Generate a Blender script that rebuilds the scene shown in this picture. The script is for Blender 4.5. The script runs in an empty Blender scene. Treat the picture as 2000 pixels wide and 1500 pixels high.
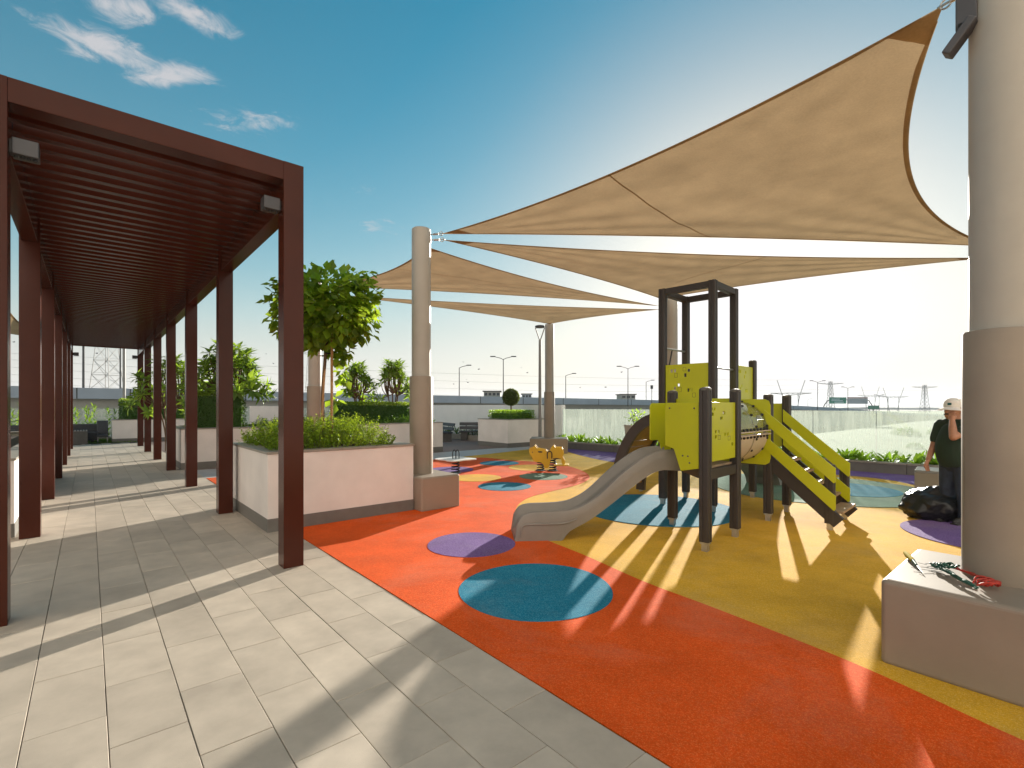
import bpy, bmesh, math, random
import numpy as np
from mathutils import Vector, Matrix
from math import sin, cos, pi, radians, sqrt

random.seed(11); np.random.seed(11)
scene = bpy.context.scene
COL = scene.collection

# ------------------------------------------------------------------ camera
CAM_H = 1.53
FOC = 962.0 / 2000.0
cam_d = bpy.data.cameras.new("camera"); cam = bpy.data.objects.new("camera", cam_d); COL.objects.link(cam)
cam.location = (0, 0, CAM_H); cam.rotation_euler = (pi / 2, 0, 0)
cam_d.sensor_width = 36.0; cam_d.lens = 36.0 * FOC; cam_d.shift_y = 42.0 / 2000.0
cam_d.clip_start = 0.05; cam_d.clip_end = 6000
scene.camera = cam

# ------------------------------------------------------------------ sun, sky, exposure
SUN_AZ = radians(26.3)      # to the right of the view axis (+Y)
SUN_EL = radians(12.7)
SUN_STRENGTH = 5.0
SKY_STRENGTH = 0.10
EXPOSURE = 1.15
sun_d = bpy.data.lights.new("sun", 'SUN'); sun = bpy.data.objects.new("sun", sun_d); COL.objects.link(sun)
sun_d.energy = SUN_STRENGTH; sun_d.angle = radians(0.6); sun_d.color = (1.0, 0.94, 0.83)
sdir = Vector((sin(SUN_AZ) * cos(SUN_EL), cos(SUN_AZ) * cos(SUN_EL), sin(SUN_EL)))
sun.rotation_euler = (-sdir).to_track_quat('-Z', 'Y').to_euler()
sun.location = sdir * 60

world = bpy.data.worlds.new("World"); scene.world = world; world.use_nodes = True
wt = world.node_tree; wn = wt.nodes; wl = wt.links
bg = wn["Background"]
sky = wn.new("ShaderNodeTexSky"); sky.sky_type = 'NISHITA'; sky.sun_disc = False
sky.sun_elevation = SUN_EL; sky.sun_rotation = SUN_AZ
sky.altitude = 0; sky.air_density = 1.0; sky.dust_density = 0.6; sky.ozone_density = 2.0
def wmath(op, a, b=None, c=None):
    n = wn.new("ShaderNodeMath"); n.operation = op
    for i, v in enumerate((a, b, c)):
        if v is None: continue
        if isinstance(v, (int, float)): n.inputs[i].default_value = v
        else: wl.new(v, n.inputs[i])
    return n.outputs[0]
# wispy clouds on a plane overhead: the direction projected to a sheet at unit height
geo = wn.new("ShaderNodeTexCoord")
sep = wn.new("ShaderNodeSeparateXYZ"); wl.new(geo.outputs["Generated"], sep.inputs[0])
zz = wmath('MAXIMUM', sep.outputs[2], 0.03)
cx = wmath('DIVIDE', sep.outputs[0], zz); cy = wmath('DIVIDE', sep.outputs[1], zz)
comb = wn.new("ShaderNodeCombineXYZ"); wl.new(cx, comb.inputs[0]); wl.new(cy, comb.inputs[1])
cn = wn.new("ShaderNodeTexNoise"); cn.inputs["Scale"].default_value = 9.5; cn.inputs["Detail"].default_value = 9
cn.inputs["Roughness"].default_value = 0.66; cn.inputs["Distortion"].default_value = 0.9
wl.new(comb.outputs[0], cn.inputs["Vector"])
def cloud_bank(dx, dy, sx, sy, rot=0.0):
    # soft patch of the cloud sheet centred at (dx, dy)
    ax = wmath('SUBTRACT', cx, dx); ay = wmath('SUBTRACT', cy, dy)
    c, s = cos(rot), sin(rot)
    rx = wmath('ADD', wmath('MULTIPLY', ax, c), wmath('MULTIPLY', ay, s))
    ry = wmath('SUBTRACT', wmath('MULTIPLY', ay, c), wmath('MULTIPLY', ax, s))
    q = wmath('ADD', wmath('POWER', wmath('ABSOLUTE', wmath('DIVIDE', rx, sx)), 2.0), wmath('POWER', wmath('ABSOLUTE', wmath('DIVIDE', ry, sy)), 2.0))
    return wmath('EXPONENT', wmath('MULTIPLY', q, -1.0))
def sheet(px, py):
    k = (792.0 - py) / 962.0
    return ((px - 1000.0) / 962.0 / k, 1.0 / k)
banks = []
for (px, py, sx, sy, w, rot) in ((215, 95, .17, .10, .60, 0.75), (330, 148, .17, .075, .62, -.15), (175, 105, .13, .06, .46, .4), (250, 18, .12, .075, .58, 0),
                            (365, 28, .12, .075, .58, .6), (480, 238, .24, .10, .40, 0), (420, 240, .09, .06, .30, 0), (735, 440, .20, .22, .34, 0),
                            (715, 372, .13, .13, .30, 0), (1750, 678, 2.2, .6, .26, 0), (1600, 640, 2.6, .8, .2, 0), (1500, 120, .5, .3, .12, 0)):
    dx, dy = sheet(px, py)
    banks.append(wmath('MULTIPLY', cloud_bank(dx, dy, sx, sy, rot), w))
cov = banks[0]
for b in banks[1:]: cov = wmath('MAXIMUM', cov, b)
cov = wmath('ADD', cov, 0.06)
mr = wn.new("ShaderNodeMapRange"); mr.interpolation_type = 'SMOOTHSTEP'
wl.new(wmath('ADD', cn.outputs["Fac"], cov), mr.inputs["Value"])
mr.inputs["From Min"].default_value = 0.80; mr.inputs["From Max"].default_value = 1.20
mr.inputs["To Min"].default_value = 0.0; mr.inputs["To Max"].default_value = 0.85
gm_ = wn.new("ShaderNodeGamma"); gm_.inputs["Gamma"].default_value = 0.76            # hazy desert air: flatter than a clean sky
wl.new(sky.outputs[0], gm_.inputs["Color"])
wb = wn.new("ShaderNodeMix"); wb.data_type = 'RGBA'; wb.blend_type = 'MULTIPLY'; wb.inputs["Factor"].default_value = 1.0
wl.new(gm_.outputs[0], wb.inputs["A"]); wb.inputs["B"].default_value = (.88, .885, .80, 1)
sat_ = wn.new("ShaderNodeHueSaturation"); sat_.inputs["Saturation"].default_value = 2.2; sat_.inputs["Hue"].default_value = .484
clip_ = wn.new("ShaderNodeVectorMath"); clip_.operation = 'MINIMUM'; clip_.inputs[1].default_value = (6.0, 5.8, 5.9)
wl.new(wb.outputs["Result"], clip_.inputs[0]); wl.new(clip_.outputs[0], sat_.inputs["Color"])
sc_ = wn.new("ShaderNodeSeparateXYZ"); wl.new(clip_.outputs[0], sc_.inputs[0])     # only the blue of the sky is deepened, not the pale glow round the sun
cl_f = wn.new("ShaderNodeClamp"); wl.new(wmath('MULTIPLY', wmath('DIVIDE', wmath('SUBTRACT', sc_.outputs[2], sc_.outputs[0]), wmath('ADD', sc_.outputs[2], .01)), 2.6), cl_f.inputs["Value"])
wl.new(cl_f.outputs[0], sat_.inputs["Fac"])
# pale air towards the horizon, the same all the way round
hs = wn.new("ShaderNodeMix"); hs.data_type = 'RGBA'
wl.new(wmath('MULTIPLY', wmath('EXPONENT', wmath('MULTIPLY', wmath('MAXIMUM', sep.outputs[2], 0.0), -5.0)), .96), hs.inputs["Factor"])
wl.new(sat_.outputs[0], hs.inputs["A"]); hs.inputs["B"].default_value = (3.65, 3.5, 3.4, 1)
cmix = wn.new("ShaderNodeMix"); cmix.data_type = 'RGBA'
wl.new(mr.outputs[0], cmix.inputs["Factor"]); wl.new(hs.outputs["Result"], cmix.inputs["A"])
cmix.inputs["B"].default_value = (3.0, 2.9, 2.95, 1)
wl.new(cmix.outputs["Result"], bg.inputs["Color"]); bg.inputs["Strength"].default_value = SKY_STRENGTH

vs = scene.view_settings
vs.view_transform = 'Standard'; vs.look = 'None'; vs.gamma = 1.0; vs.use_curve_mapping = False; vs.exposure = EXPOSURE
scene.render.engine = 'CYCLES'
scene.cycles.use_denoising = True
try: scene.cycles.denoiser = 'OPENIMAGEDENOISE'
except Exception: pass
scene.cycles.max_bounces = 8; scene.cycles.transparent_max_bounces = 24
scene.cycles.sample_clamp_indirect = 8.0

# ------------------------------------------------------------------ frames
K = CAM_H * 962.0
def g(px, py, z=0.0):
    """a spot on the level z whose image is (px, py): used once to survey where things stand"""
    d = (CAM_H - z) * 962.0 / (py - 792.0)
    return Vector(((px - 1000.0) / 962.0 * d, d, z))
AX_U = Vector((-0.6514, 0.7587, 0)); AX_V = Vector((0.7587, 0.6514, 0)); AX_Z = Vector((0, 0, 1))
def W(v, u, z=0.0): return AX_V * v + AX_U * u + AX_Z * z
UVZ = (AX_V, AX_U, AX_Z)
XYZ = (Vector((1, 0, 0)), Vector((0, 1, 0)), AX_Z)
AX_P = Vector((.70711, .70711, 0)); AX_Q = Vector((-.70711, .70711, 0))
PQZ = (AX_P, AX_Q, AX_Z)
def rotz(a): return (Vector((cos(a), sin(a), 0)), Vector((-sin(a), cos(a), 0)), AX_Z)

# ------------------------------------------------------------------ mesh builder
class MB:
    def __init__(s): s.v = []; s.f = []
    def add(s, vs, fs):
        o = len(s.v); s.v += [tuple(v) for v in vs]; s.f += [tuple(i + o for i in f) for f in fs]; return s
    def box(s, c, size, ax=XYZ):
        c = Vector(c); h = [k / 2 for k in size]
        vs = [c + ax[0] * (i * h[0]) + ax[1] * (j * h[1]) + ax[2] * (k * h[2]) for i in (-1, 1) for j in (-1, 1) for k in (-1, 1)]
        return s.add(vs, [(0, 1, 3, 2), (4, 6, 7, 5), (0, 4, 5, 1), (2, 3, 7, 6), (0, 2, 6, 4), (1, 5, 7, 3)])
    def boxr(s, lo, hi, ax=UVZ):
        c = [(a + b) / 2 for a, b in zip(lo, hi)]
        return s.box(ax[0] * c[0] + ax[1] * c[1] + ax[2] * c[2], [b - a for a, b in zip(lo, hi)], ax)
    def tube(s, pts, r, n=8, cap=True, closed=False):
        pts = [Vector(p) for p in pts]; m = len(pts)
        rs = r if isinstance(r, (list, tuple)) else [r] * m
        rings = []; nrm = None
        for i in range(m):
            if closed: t = pts[(i + 1) % m] - pts[i - 1]
            else: t = pts[min(i + 1, m - 1)] - pts[max(i - 1, 0)]
            t = t.normalized() if t.length > 1e-9 else Vector((0, 0, 1))
            if nrm is None:
                nrm = t.orthogonal().normalized()
            else:
                nrm = nrm - t * nrm.dot(t)
                nrm = nrm.normalized() if nrm.length > 1e-6 else t.orthogonal().normalized()
            b = t.cross(nrm)
            rings.append([pts[i] + (nrm * cos(2 * pi * k / n) + b * sin(2 * pi * k / n)) * rs[i] for k in range(n)])
        fs = []
        for i in range(m if closed else m - 1):
            j = (i + 1) % m
            for k in range(n):
                fs.append((i * n + k, i * n + (k + 1) % n, j * n + (k + 1) % n, j * n + k))
        if cap and not closed:
            fs.append(tuple(reversed(range(n)))); fs.append(tuple((m - 1) * n + k for k in range(n)))
        return s.add([p for rg in rings for p in rg], fs)
    def cyl(s, p0, p1, r0, r1=None, n=16):
        return s.tube([p0, p1], [r0, r0 if r1 is None else r1], n)
    def lathe(s, c, prof, n=24, ax=XYZ, cap=True):
        c = Vector(c); vs = []; fs = []
        for (r, z) in prof:
            for k in range(n):
                a = 2 * pi * k / n
                vs.append(c + ax[0] * (r * cos(a)) + ax[1] * (r * sin(a)) + ax[2] * z)
        for i in range(len(prof) - 1):
            for k in range(n):
                fs.append((i * n + k, i * n + (k + 1) % n, (i + 1) * n + (k + 1) % n, (i + 1) * n + k))
        if cap:
            fs.append(tuple(reversed(range(n)))); fs.append(tuple((len(prof) - 1) * n + k for k in range(n)))
        return s.add(vs, fs)
    def prism(s, poly, t, o=(0, 0, 0), ax=(Vector((1, 0, 0)), AX_Z, Vector((0, 1, 0)))):
        """polygon in the ax[0]/ax[1] plane, thickness t along ax[2] (centred)"""
        o = Vector(o); n = len(poly)
        vs = [o + ax[0] * p[0] + ax[1] * p[1] + ax[2] * (-t / 2) for p in poly] + [o + ax[0] * p[0] + ax[1] * p[1] + ax[2] * (t / 2) for p in poly]
        fs = [tuple(reversed(range(n))), tuple(range(n, 2 * n))] + [(i, (i + 1) % n, n + (i + 1) % n, n + i) for i in range(n)]
        return s.add(vs, fs)
    def sphere(s, c, r, n=12, m=8, ax=XYZ):
        c = Vector(c); r = r if isinstance(r, (tuple, list)) else (r, r, r)
        vs = []; fs = []
        for i in range(m + 1):
            th = pi * i / m
            for k in range(n):
                a = 2 * pi * k / n
                vs.append(c + ax[0] * (r[0] * sin(th) * cos(a)) + ax[1] * (r[1] * sin(th) * sin(a)) + ax[2] * (r[2] * cos(th)))
        for i in range(m):
            for k in range(n):
                fs.append((i * n + k, (i + 1) * n + k, (i + 1) * n + (k + 1) % n, i * n + (k + 1) % n))
        return s.add(vs, fs)
    def holed(s, w, h, t, holes, o, ax, margin=0):
        """rectangular board w x h in the ax[0]/ax[1] plane (corner at o), rectangular holes cut right through"""
        xs = sorted(set([0, w] + [a for hh in holes for a in (hh[0], hh[2])])); ys = sorted(set([0, h] + [a for hh in holes for a in (hh[1], hh[3])]))
        def solid(i, j):
            if i < 0 or j < 0 or i >= len(xs) - 1 or j >= len(ys) - 1: return False
            x = (xs[i] + xs[i + 1]) / 2; y = (ys[j] + ys[j + 1]) / 2
            return not any(a[0] < x < a[2] and a[1] < y < a[3] for a in holes)
        o = Vector(o); idx = {}; vs = []; fs = []
        def vid(i, j, k):
            key = (i, j, k)
            if key not in idx:
                idx[key] = len(vs); vs.append(o + ax[0] * xs[i] + ax[1] * ys[j] + ax[2] * (k * t / 2))
            return idx[key]
        for i in range(len(xs) - 1):
            for j in range(len(ys) - 1):
                if not solid(i, j): continue
                fs.append((vid(i, j, 1), vid(i + 1, j, 1), vid(i + 1, j + 1, 1), vid(i, j + 1, 1)))
                fs.append((vid(i, j, -1), vid(i, j + 1, -1), vid(i + 1, j + 1, -1), vid(i + 1, j, -1)))
                if not solid(i - 1, j): fs.append((vid(i, j, -1), vid(i, j, 1), vid(i, j + 1, 1), vid(i, j + 1, -1)))
                if not solid(i + 1, j): fs.append((vid(i + 1, j, -1), vid(i + 1, j + 1, -1), vid(i + 1, j + 1, 1), vid(i + 1, j, 1)))
                if not solid(i, j - 1): fs.append((vid(i, j, -1), vid(i + 1, j, -1), vid(i + 1, j, 1), vid(i, j, 1)))
                if not solid(i, j + 1): fs.append((vid(i, j + 1, -1), vid(i, j + 1, 1), vid(i + 1, j + 1, 1), vid(i + 1, j + 1, -1)))
        return s.add(vs, fs)
    def mesh(s, name, off=(0, 0, 0)):
        off = Vector(off); me = bpy.data.meshes.new(name)
        me.from_pydata([Vector(v) - off for v in s.v], [], s.f)
        bm = bmesh.new(); bm.from_mesh(me); bmesh.ops.recalc_face_normals(bm, faces=bm.faces); bm.to_mesh(me); bm.free()
        me.update(); return me
    def build(s, name, mat, parent=None, smooth=False, bevel=0, at=None, seg=2):
        # a mesh without a parent gets its origin at `at` (or the middle of its base)
        if parent is not None:
            off = Vector((0, 0, 0)); p = parent
            while p is not None: off += p.location; p = p.parent
        elif at is not None: off = Vector(at)
        else:
            xs = [v[0] for v in s.v]; ys = [v[1] for v in s.v]; zs = [v[2] for v in s.v]
            off = Vector(((min(xs) + max(xs)) / 2, (min(ys) + max(ys)) / 2, min(zs)))
        me = s.mesh(name, off)
        o = bpy.data.objects.new(name, me); COL.objects.link(o)
        if mat: me.materials.append(mat)
        if parent is not None: o.parent = parent
        else: o.location = off
        if smooth: shade(me)
        if bevel:
            m = o.modifiers.new("edge", 'BEVEL'); m.width = bevel; m.segments = seg; m.limit_method = 'ANGLE'; m.angle_limit = radians(40)
        return o
def shade(me, angle=40):
    me.polygons.foreach_set("use_smooth", [True] * len(me.polygons))
    try: me.set_sharp_from_angle(angle=radians(angle))
    except Exception: pass
def empty(name, loc):
    o = bpy.data.objects.new(name, None); COL.objects.link(o); o.location = loc; o.empty_display_size = .2; return o
def tag(o, label, cat, group=None):
    o["label"] = label; o["category"] = cat
    if group: o["group"] = group
    return o
def thing(name, loc, label, cat, group=None): return tag(empty(name, loc), label, cat, group)
def struct(o): o["kind"] = "structure"; return o
def stuff(o): o["kind"] = "stuff"; return o
def copy_tree(o, parent=None):
    c = o.copy(); COL.objects.link(c); c.parent = parent
    for ch in list(o.children): copy_tree(ch, c)
    return c

# ------------------------------------------------------------------ materials
def new_mat(name):
    m = bpy.data.materials.new(name); m.use_nodes = True
    nt = m.node_tree; return m, nt, nt.nodes, nt.links, nt.nodes["Principled BSDF"]
def mat(name, col, rough=.6, var=.12, scale=6.0, bump=0.0, bscale=120.0, metal=0.0, coord='Object', spec=.5, col2=None, detail=5, coat=0.0, randomize=0.0, hue=0.0, rvar=0.1):
    m, nt, n, l, p = new_mat(name)
    tc = n.new("ShaderNodeTexCoord"); src = tc.outputs[coord]
    if randomize:
        oi = n.new("ShaderNodeObjectInfo")
        va = n.new("ShaderNodeVectorMath"); va.operation = 'ADD'
        sc = n.new("ShaderNodeMath"); sc.operation = 'MULTIPLY'; sc.inputs[1].default_value = 37.0; l.new(oi.outputs["Random"], sc.inputs[0])
        l.new(src, va.inputs[0]); l.new(sc.outputs[0], va.inputs[1]); src = va.outputs[0]
    nz = n.new("ShaderNodeTexNoise"); nz.inputs["Scale"].default_value = scale; nz.inputs["Detail"].default_value = detail; nz.inputs["Roughness"].default_value = .6
    l.new(src, nz.inputs["Vector"])
    mx = n.new("ShaderNodeMix"); mx.data_type = 'RGBA'
    a = [max(0, c * (1 - var)) for c in col]; b = [min(1, c * (1 + var)) for c in col] if col2 is None else col2
    mx.inputs["A"].default_value = (*a, 1); mx.inputs["B"].default_value = (*b, 1)
    ramp = n.new("ShaderNodeMapRange"); ramp.inputs["From Min"].default_value = .3; ramp.inputs["From Max"].default_value = .7
    l.new(nz.outputs["Fac"], ramp.inputs["Value"]); l.new(ramp.outputs[0], mx.inputs["Factor"])
    out = mx.outputs["Result"]
    if randomize:
        hsv = n.new("ShaderNodeHueSaturation"); l.new(out, hsv.inputs["Color"])
        mr_ = n.new("ShaderNodeMapRange"); mr_.inputs["To Min"].default_value = 1 - randomize; mr_.inputs["To Max"].default_value = 1 + randomize
        l.new(oi.outputs["Random"], mr_.inputs["Value"]); l.new(mr_.outputs[0], hsv.inputs["Value"]); out = hsv.outputs[0]
    l.new(out, p.inputs["Base Color"])
    rr = n.new("ShaderNodeMapRange"); rr.inputs["To Min"].default_value = max(0.02, rough - rvar); rr.inputs["To Max"].default_value = min(1, rough + rvar)
    l.new(nz.outputs["Fac"], rr.inputs["Value"]); l.new(rr.outputs[0], p.inputs["Roughness"])
    p.inputs["Metallic"].default_value = metal
    p.inputs["Specular IOR Level"].default_value = spec
    if coat: p.inputs["Coat Weight"].default_value = coat; p.inputs["Coat Roughness"].default_value = .15
    if bump:
        bn = n.new("ShaderNodeTexNoise"); bn.inputs["Scale"].default_value = bscale; bn.inputs["Detail"].default_value = 4
        l.new(src, bn.inputs["Vector"])
        bp = n.new("ShaderNodeBump"); bp.inputs["Strength"].default_value = bump; bp.inputs["Distance"].default_value = .01
        l.new(bn.outputs["Fac"], bp.inputs["Height"]); l.new(bp.outputs[0], p.inputs["Normal"])
    return m
def rubber(name, col, fleck, dirt=.16):
    """poured granulate: fine coloured crumbs, faint blotches, crumbly relief"""
    m, nt, n, l, p = new_mat(name)
    tc = n.new("ShaderNodeTexCoord")
    vo = n.new("ShaderNodeTexVoronoi"); vo.inputs["Scale"].default_value = 230; l.new(tc.outputs["Object"], vo.inputs["Vector"])
    sv = n.new("ShaderNodeSeparateColor"); l.new(vo.outputs["Color"], sv.inputs[0])
    mr_ = n.new("ShaderNodeMapRange"); mr_.inputs["From Min"].default_value = .55; mr_.inputs["From Max"].default_value = 1.0; l.new(sv.outputs[0], mr_.inputs["Value"])
    mx = n.new("ShaderNodeMix"); mx.data_type = 'RGBA'; mx.inputs["A"].default_value = (*col, 1); mx.inputs["B"].default_value = (*fleck, 1); l.new(mr_.outputs[0], mx.inputs["Factor"])
    nz = n.new("ShaderNodeTexNoise"); nz.inputs["Scale"].default_value = 1.7; nz.inputs["Detail"].default_value = 7; nz.inputs["Roughness"].default_value = .65; l.new(tc.outputs["Object"], nz.inputs["Vector"])
    hs_ = n.new("ShaderNodeHueSaturation"); l.new(mx.outputs["Result"], hs_.inputs["Color"])
    mv = n.new("ShaderNodeMapRange"); mv.inputs["From Min"].default_value = .3; mv.inputs["From Max"].default_value = .7; mv.inputs["To Min"].default_value = 1 - dirt; mv.inputs["To Max"].default_value = 1 + dirt
    n2 = n.new("ShaderNodeTexNoise"); n2.inputs["Scale"].default_value = 55; n2.inputs["Detail"].default_value = 5; n2.inputs["Roughness"].default_value = .75; l.new(tc.outputs["Object"], n2.inputs["Vector"])
    n3 = n.new("ShaderNodeMath"); n3.operation = 'MULTIPLY_ADD'; n3.inputs[1].default_value = .9; l.new(n2.outputs["Fac"], n3.inputs[0]); n4 = n.new("ShaderNodeMath"); n4.operation = 'SUBTRACT'; n4.inputs[1].default_value = .45; l.new(nz.outputs["Fac"], n4.inputs[0]); l.new(n4.outputs[0], n3.inputs[2])
    l.new(n3.outputs[0], mv.inputs["Value"]); l.new(mv.outputs[0], hs_.inputs["Value"])
    # dusty, trodden patches: paler and duller
    dn = n.new("ShaderNodeTexNoise"); dn.inputs["Scale"].default_value = .9; dn.inputs["Detail"].default_value = 8; dn.inputs["Roughness"].default_value = .7; dn.inputs["Distortion"].default_value = .6; l.new(tc.outputs["Object"], dn.inputs["Vector"])
    dr_ = n.new("ShaderNodeMapRange"); dr_.inputs["From Min"].default_value = .5; dr_.inputs["From Max"].default_value = .78; dr_.inputs["To Max"].default_value = .22; l.new(dn.outputs["Fac"], dr_.inputs["Value"]); dm = n.new("ShaderNodeMix"); dm.data_type = 'RGBA'; dm.inputs["B"].default_value = (.46, .38, .30, 1); l.new(dr_.outputs[0], dm.inputs["Factor"]); l.new(hs_.outputs[0], dm.inputs["A"]); l.new(dm.outputs["Result"], p.inputs["Base Color"])
    p.inputs["Roughness"].default_value = .85; p.inputs["Specular IOR Level"].default_value = .12
    bp = n.new("ShaderNodeBump"); bp.inputs["Strength"].default_value = .55; bp.inputs["Distance"].default_value = .003; l.new(vo.outputs["Distance"], bp.inputs["Height"])
    l.new(bp.outputs[0], p.inputs["Normal"])
    return m
def leafmat(name, col, trans, rough=.45, tw=.45, var=.35):
    m, nt, n, l, p = new_mat(name)
    geo_ = n.new("ShaderNodeNewGeometry")
    hs_ = n.new("ShaderNodeHueSaturation"); hs_.inputs["Color"].default_value = (*col, 1)
    mr_ = n.new("ShaderNodeMapRange"); mr_.inputs["To Min"].default_value = 1 - var; mr_.inputs["To Max"].default_value = 1 + var
    l.new(geo_.outputs["Random Per Island"], mr_.inputs["Value"]); l.new(mr_.outputs[0], hs_.inputs["Value"])
    mh = n.new("ShaderNodeMapRange"); mh.inputs["To Min"].default_value = .485; mh.inputs["To Max"].default_value = .51
    l.new(geo_.outputs["Random Per Island"], mh.inputs["Value"]); l.new(mh.outputs[0], hs_.inputs["Hue"])
    l.new(hs_.outputs[0], p.inputs["Base Color"]); p.inputs["Roughness"].default_value = rough; p.inputs["Specular IOR Level"].default_value = .35
    tr = n.new("ShaderNodeBsdfTranslucent"); h2 = n.new("ShaderNodeHueSaturation"); h2.inputs["Color"].default_value = (*trans, 1); l.new(mr_.outputs[0], h2.inputs["Value"]); l.new(h2.outputs[0], tr.inputs["Color"])
    mx = n.new("ShaderNodeMixShader"); mx.inputs[0].default_value = tw
    l.new(p.outputs[0], mx.inputs[1]); l.new(tr.outputs[0], mx.inputs[2]); l.new(mx.outputs[0], n["Material Output"].inputs[0])
    return m

M = {}
M['tile'] = mat('paving_stone', (.47, .40, .322), .58, .13, 4, .10, 260, randomize=.10, spec=.35)
M['joint'] = mat('joint_mortar', (.20, .175, .14), .9, .3, 20)
M['slab'] = mat('terrace_concrete', (.21, .17, .15), .8, .15, 3, .2, 90)
M['path'] = mat('light_path_paving', (.42, .41, .40), .7, .1, 4, .1, 100)
M['patio'] = mat('brown_patio_paving', (.17, .115, .095), .75, .18, 5, .15, 100)
M['orange'] = rubber('orange_rubber', (.70, .080, .006), (.80, .16, .035))
M['yellow'] = rubber('yellow_rubber', (.66, .36, .022), (.76, .47, .10))
M['blue'] = rubber('blue_rubber', (.004, .165, .27), (.08, .30, .40))
M['purple'] = rubber('purple_rubber', (.15, .08, .26), (.30, .22, .42))
M['teal'] = rubber('green_rubber', (.12, .21, .15), (.26, .34, .26))
M['pergola'] = mat('brown_powder_coat', (.060, .0140, .0070), .24, .14, 2, .0, 300, spec=.20, rvar=.08, detail=8)
M['render'] = mat('white_render', (.74, .68, .64), .75, .09, 1.6, .22, 160, detail=9)
M['skirt'] = mat('grey_skirting_stone', (.15, .14, .125), .55, .1, 8, .05, 120)
M['coping'] = mat('stone_coping', (.27, .24, .20), .5, .14, 9, .05, 120)
M['soil'] = mat('soil', (.05, .035, .025), .95, .4, 20, .5, 40)
M['column'] = mat('taupe_column_paint', (.37, .34, .295), .45, .05, 3, .0, 200, spec=.3)
M['block'] = mat('taupe_padded_base', (.265, .215, .165), .55, .13, 1.3, .05, 90, detail=9)
M['steel'] = mat('galvanised_steel', (.45, .44, .42), .4, .15, 12, metal=.9)
M['dark_post'] = mat('dark_grey_play_post', (.034, .027, .024), .5, .12, 5, .02, 150)
M['post_cap'] = mat('grey_plastic_cap', (.10, .095, .085), .5, .1, 8)
M['lime'] = mat('lime_plastic_board', (.45, .47, .004), .38, .05, 3, .012, 300, spec=.45)
M['slide'] = mat('grey_slide_plastic', (.205, .185, .16), .40, .12, 2.2, .015, 200, detail=9, spec=.5)
M['wood'] = mat('light_deck_wood', (.32, .22, .13), .6, .25, 9, .15, 80)
M['amber_wood'] = mat('golden_climbing_board', (.30, .15, .02), .5, .25, 7, .1, 80)
M['beige_plastic'] = mat('beige_tunnel_plastic', (.50, .41, .33), .35, .05, 4)
M['black'] = mat('black_plastic', (.012, .012, .012), .4, .2, 10)
M['toy_yellow'] = mat('yellow_toy_board', (.62, .41, .010), .4, .06, 4)
M['spring'] = mat('black_spring_steel', (.03, .028, .025), .35, .1, 20, metal=.4)
M['bench'] = mat('dark_bench_wood', (.022, .026, .034), .5, .25, 10, .1, 60)
M['bench_leg'] = mat('dark_concrete_leg', (.075, .07, .065), .8, .15, 8, .1, 60)
M['lampgrey'] = mat('grey_lamp_housing', (.06, .057, .062), .45, .1, 8)
M['polegrey'] = mat('grey_lamp_pole', (.23, .22, .21), .5, .1, 8, metal=.3)
M['concrete'] = mat('bluish_concrete', (.46, .47, .52), .8, .08, .3, .0, 3)
M['concrete2'] = mat('beige_concrete', (.42, .39, .35), .85, .08, .3, .0, 3)
M['farsteel'] = mat('weathered_lattice_steel', (.30, .28, .26), .6, .1, 1)
M['asphalt'] = mat('asphalt', (.06, .06, .06), .85, .2, .5)
M['sign_green'] = mat('green_road_sign', (.01, .24, .14), .5, .05, 1)
M['sign_back'] = mat('grey_sign_back', (.42, .40, .40), .6, .08, 1)
M['sign_brown'] = mat('brown_sign_band', (.22, .10, .07), .6, .08, 1)
M['sign_white'] = mat('white_sign_lettering', (.8, .8, .8), .5, .02, 1)
M['white'] = mat('white_paint', (.75, .75, .73), .5, .04, 3)
M['bark'] = mat('brown_bark', (.13, .075, .04), .85, .3, 30, .5, 60)
M['stake'] = mat('wooden_stake', (.34, .17, .06), .7, .25, 14, .2, 80)
M['leaf_tree'] = leafmat('broad_leaf', (.080, .150, .010), (.44, .60, .04), .42, .52)
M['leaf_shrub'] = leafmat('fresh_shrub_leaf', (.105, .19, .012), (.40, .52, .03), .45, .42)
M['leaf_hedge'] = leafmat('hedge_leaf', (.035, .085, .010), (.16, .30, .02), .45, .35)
M['leaf_plum'] = leafmat('frangipani_leaf', (.09, .155, .02), (.38, .54, .04), .38, .48)
M['leaf_bed'] = leafmat('bed_leaf', (.11, .22, .020), (.42, .62, .04), .4, .48)
M['grass'] = leafmat('lawn_blade', (.06, .13, .012), (.2, .36, .03), .6, .4)
M['terrain'] = mat('dry_green_ground', (.17, .17, .09), .95, .3, .02, 0, 1, col2=(.24, .21, .14), coord='Object')
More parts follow.
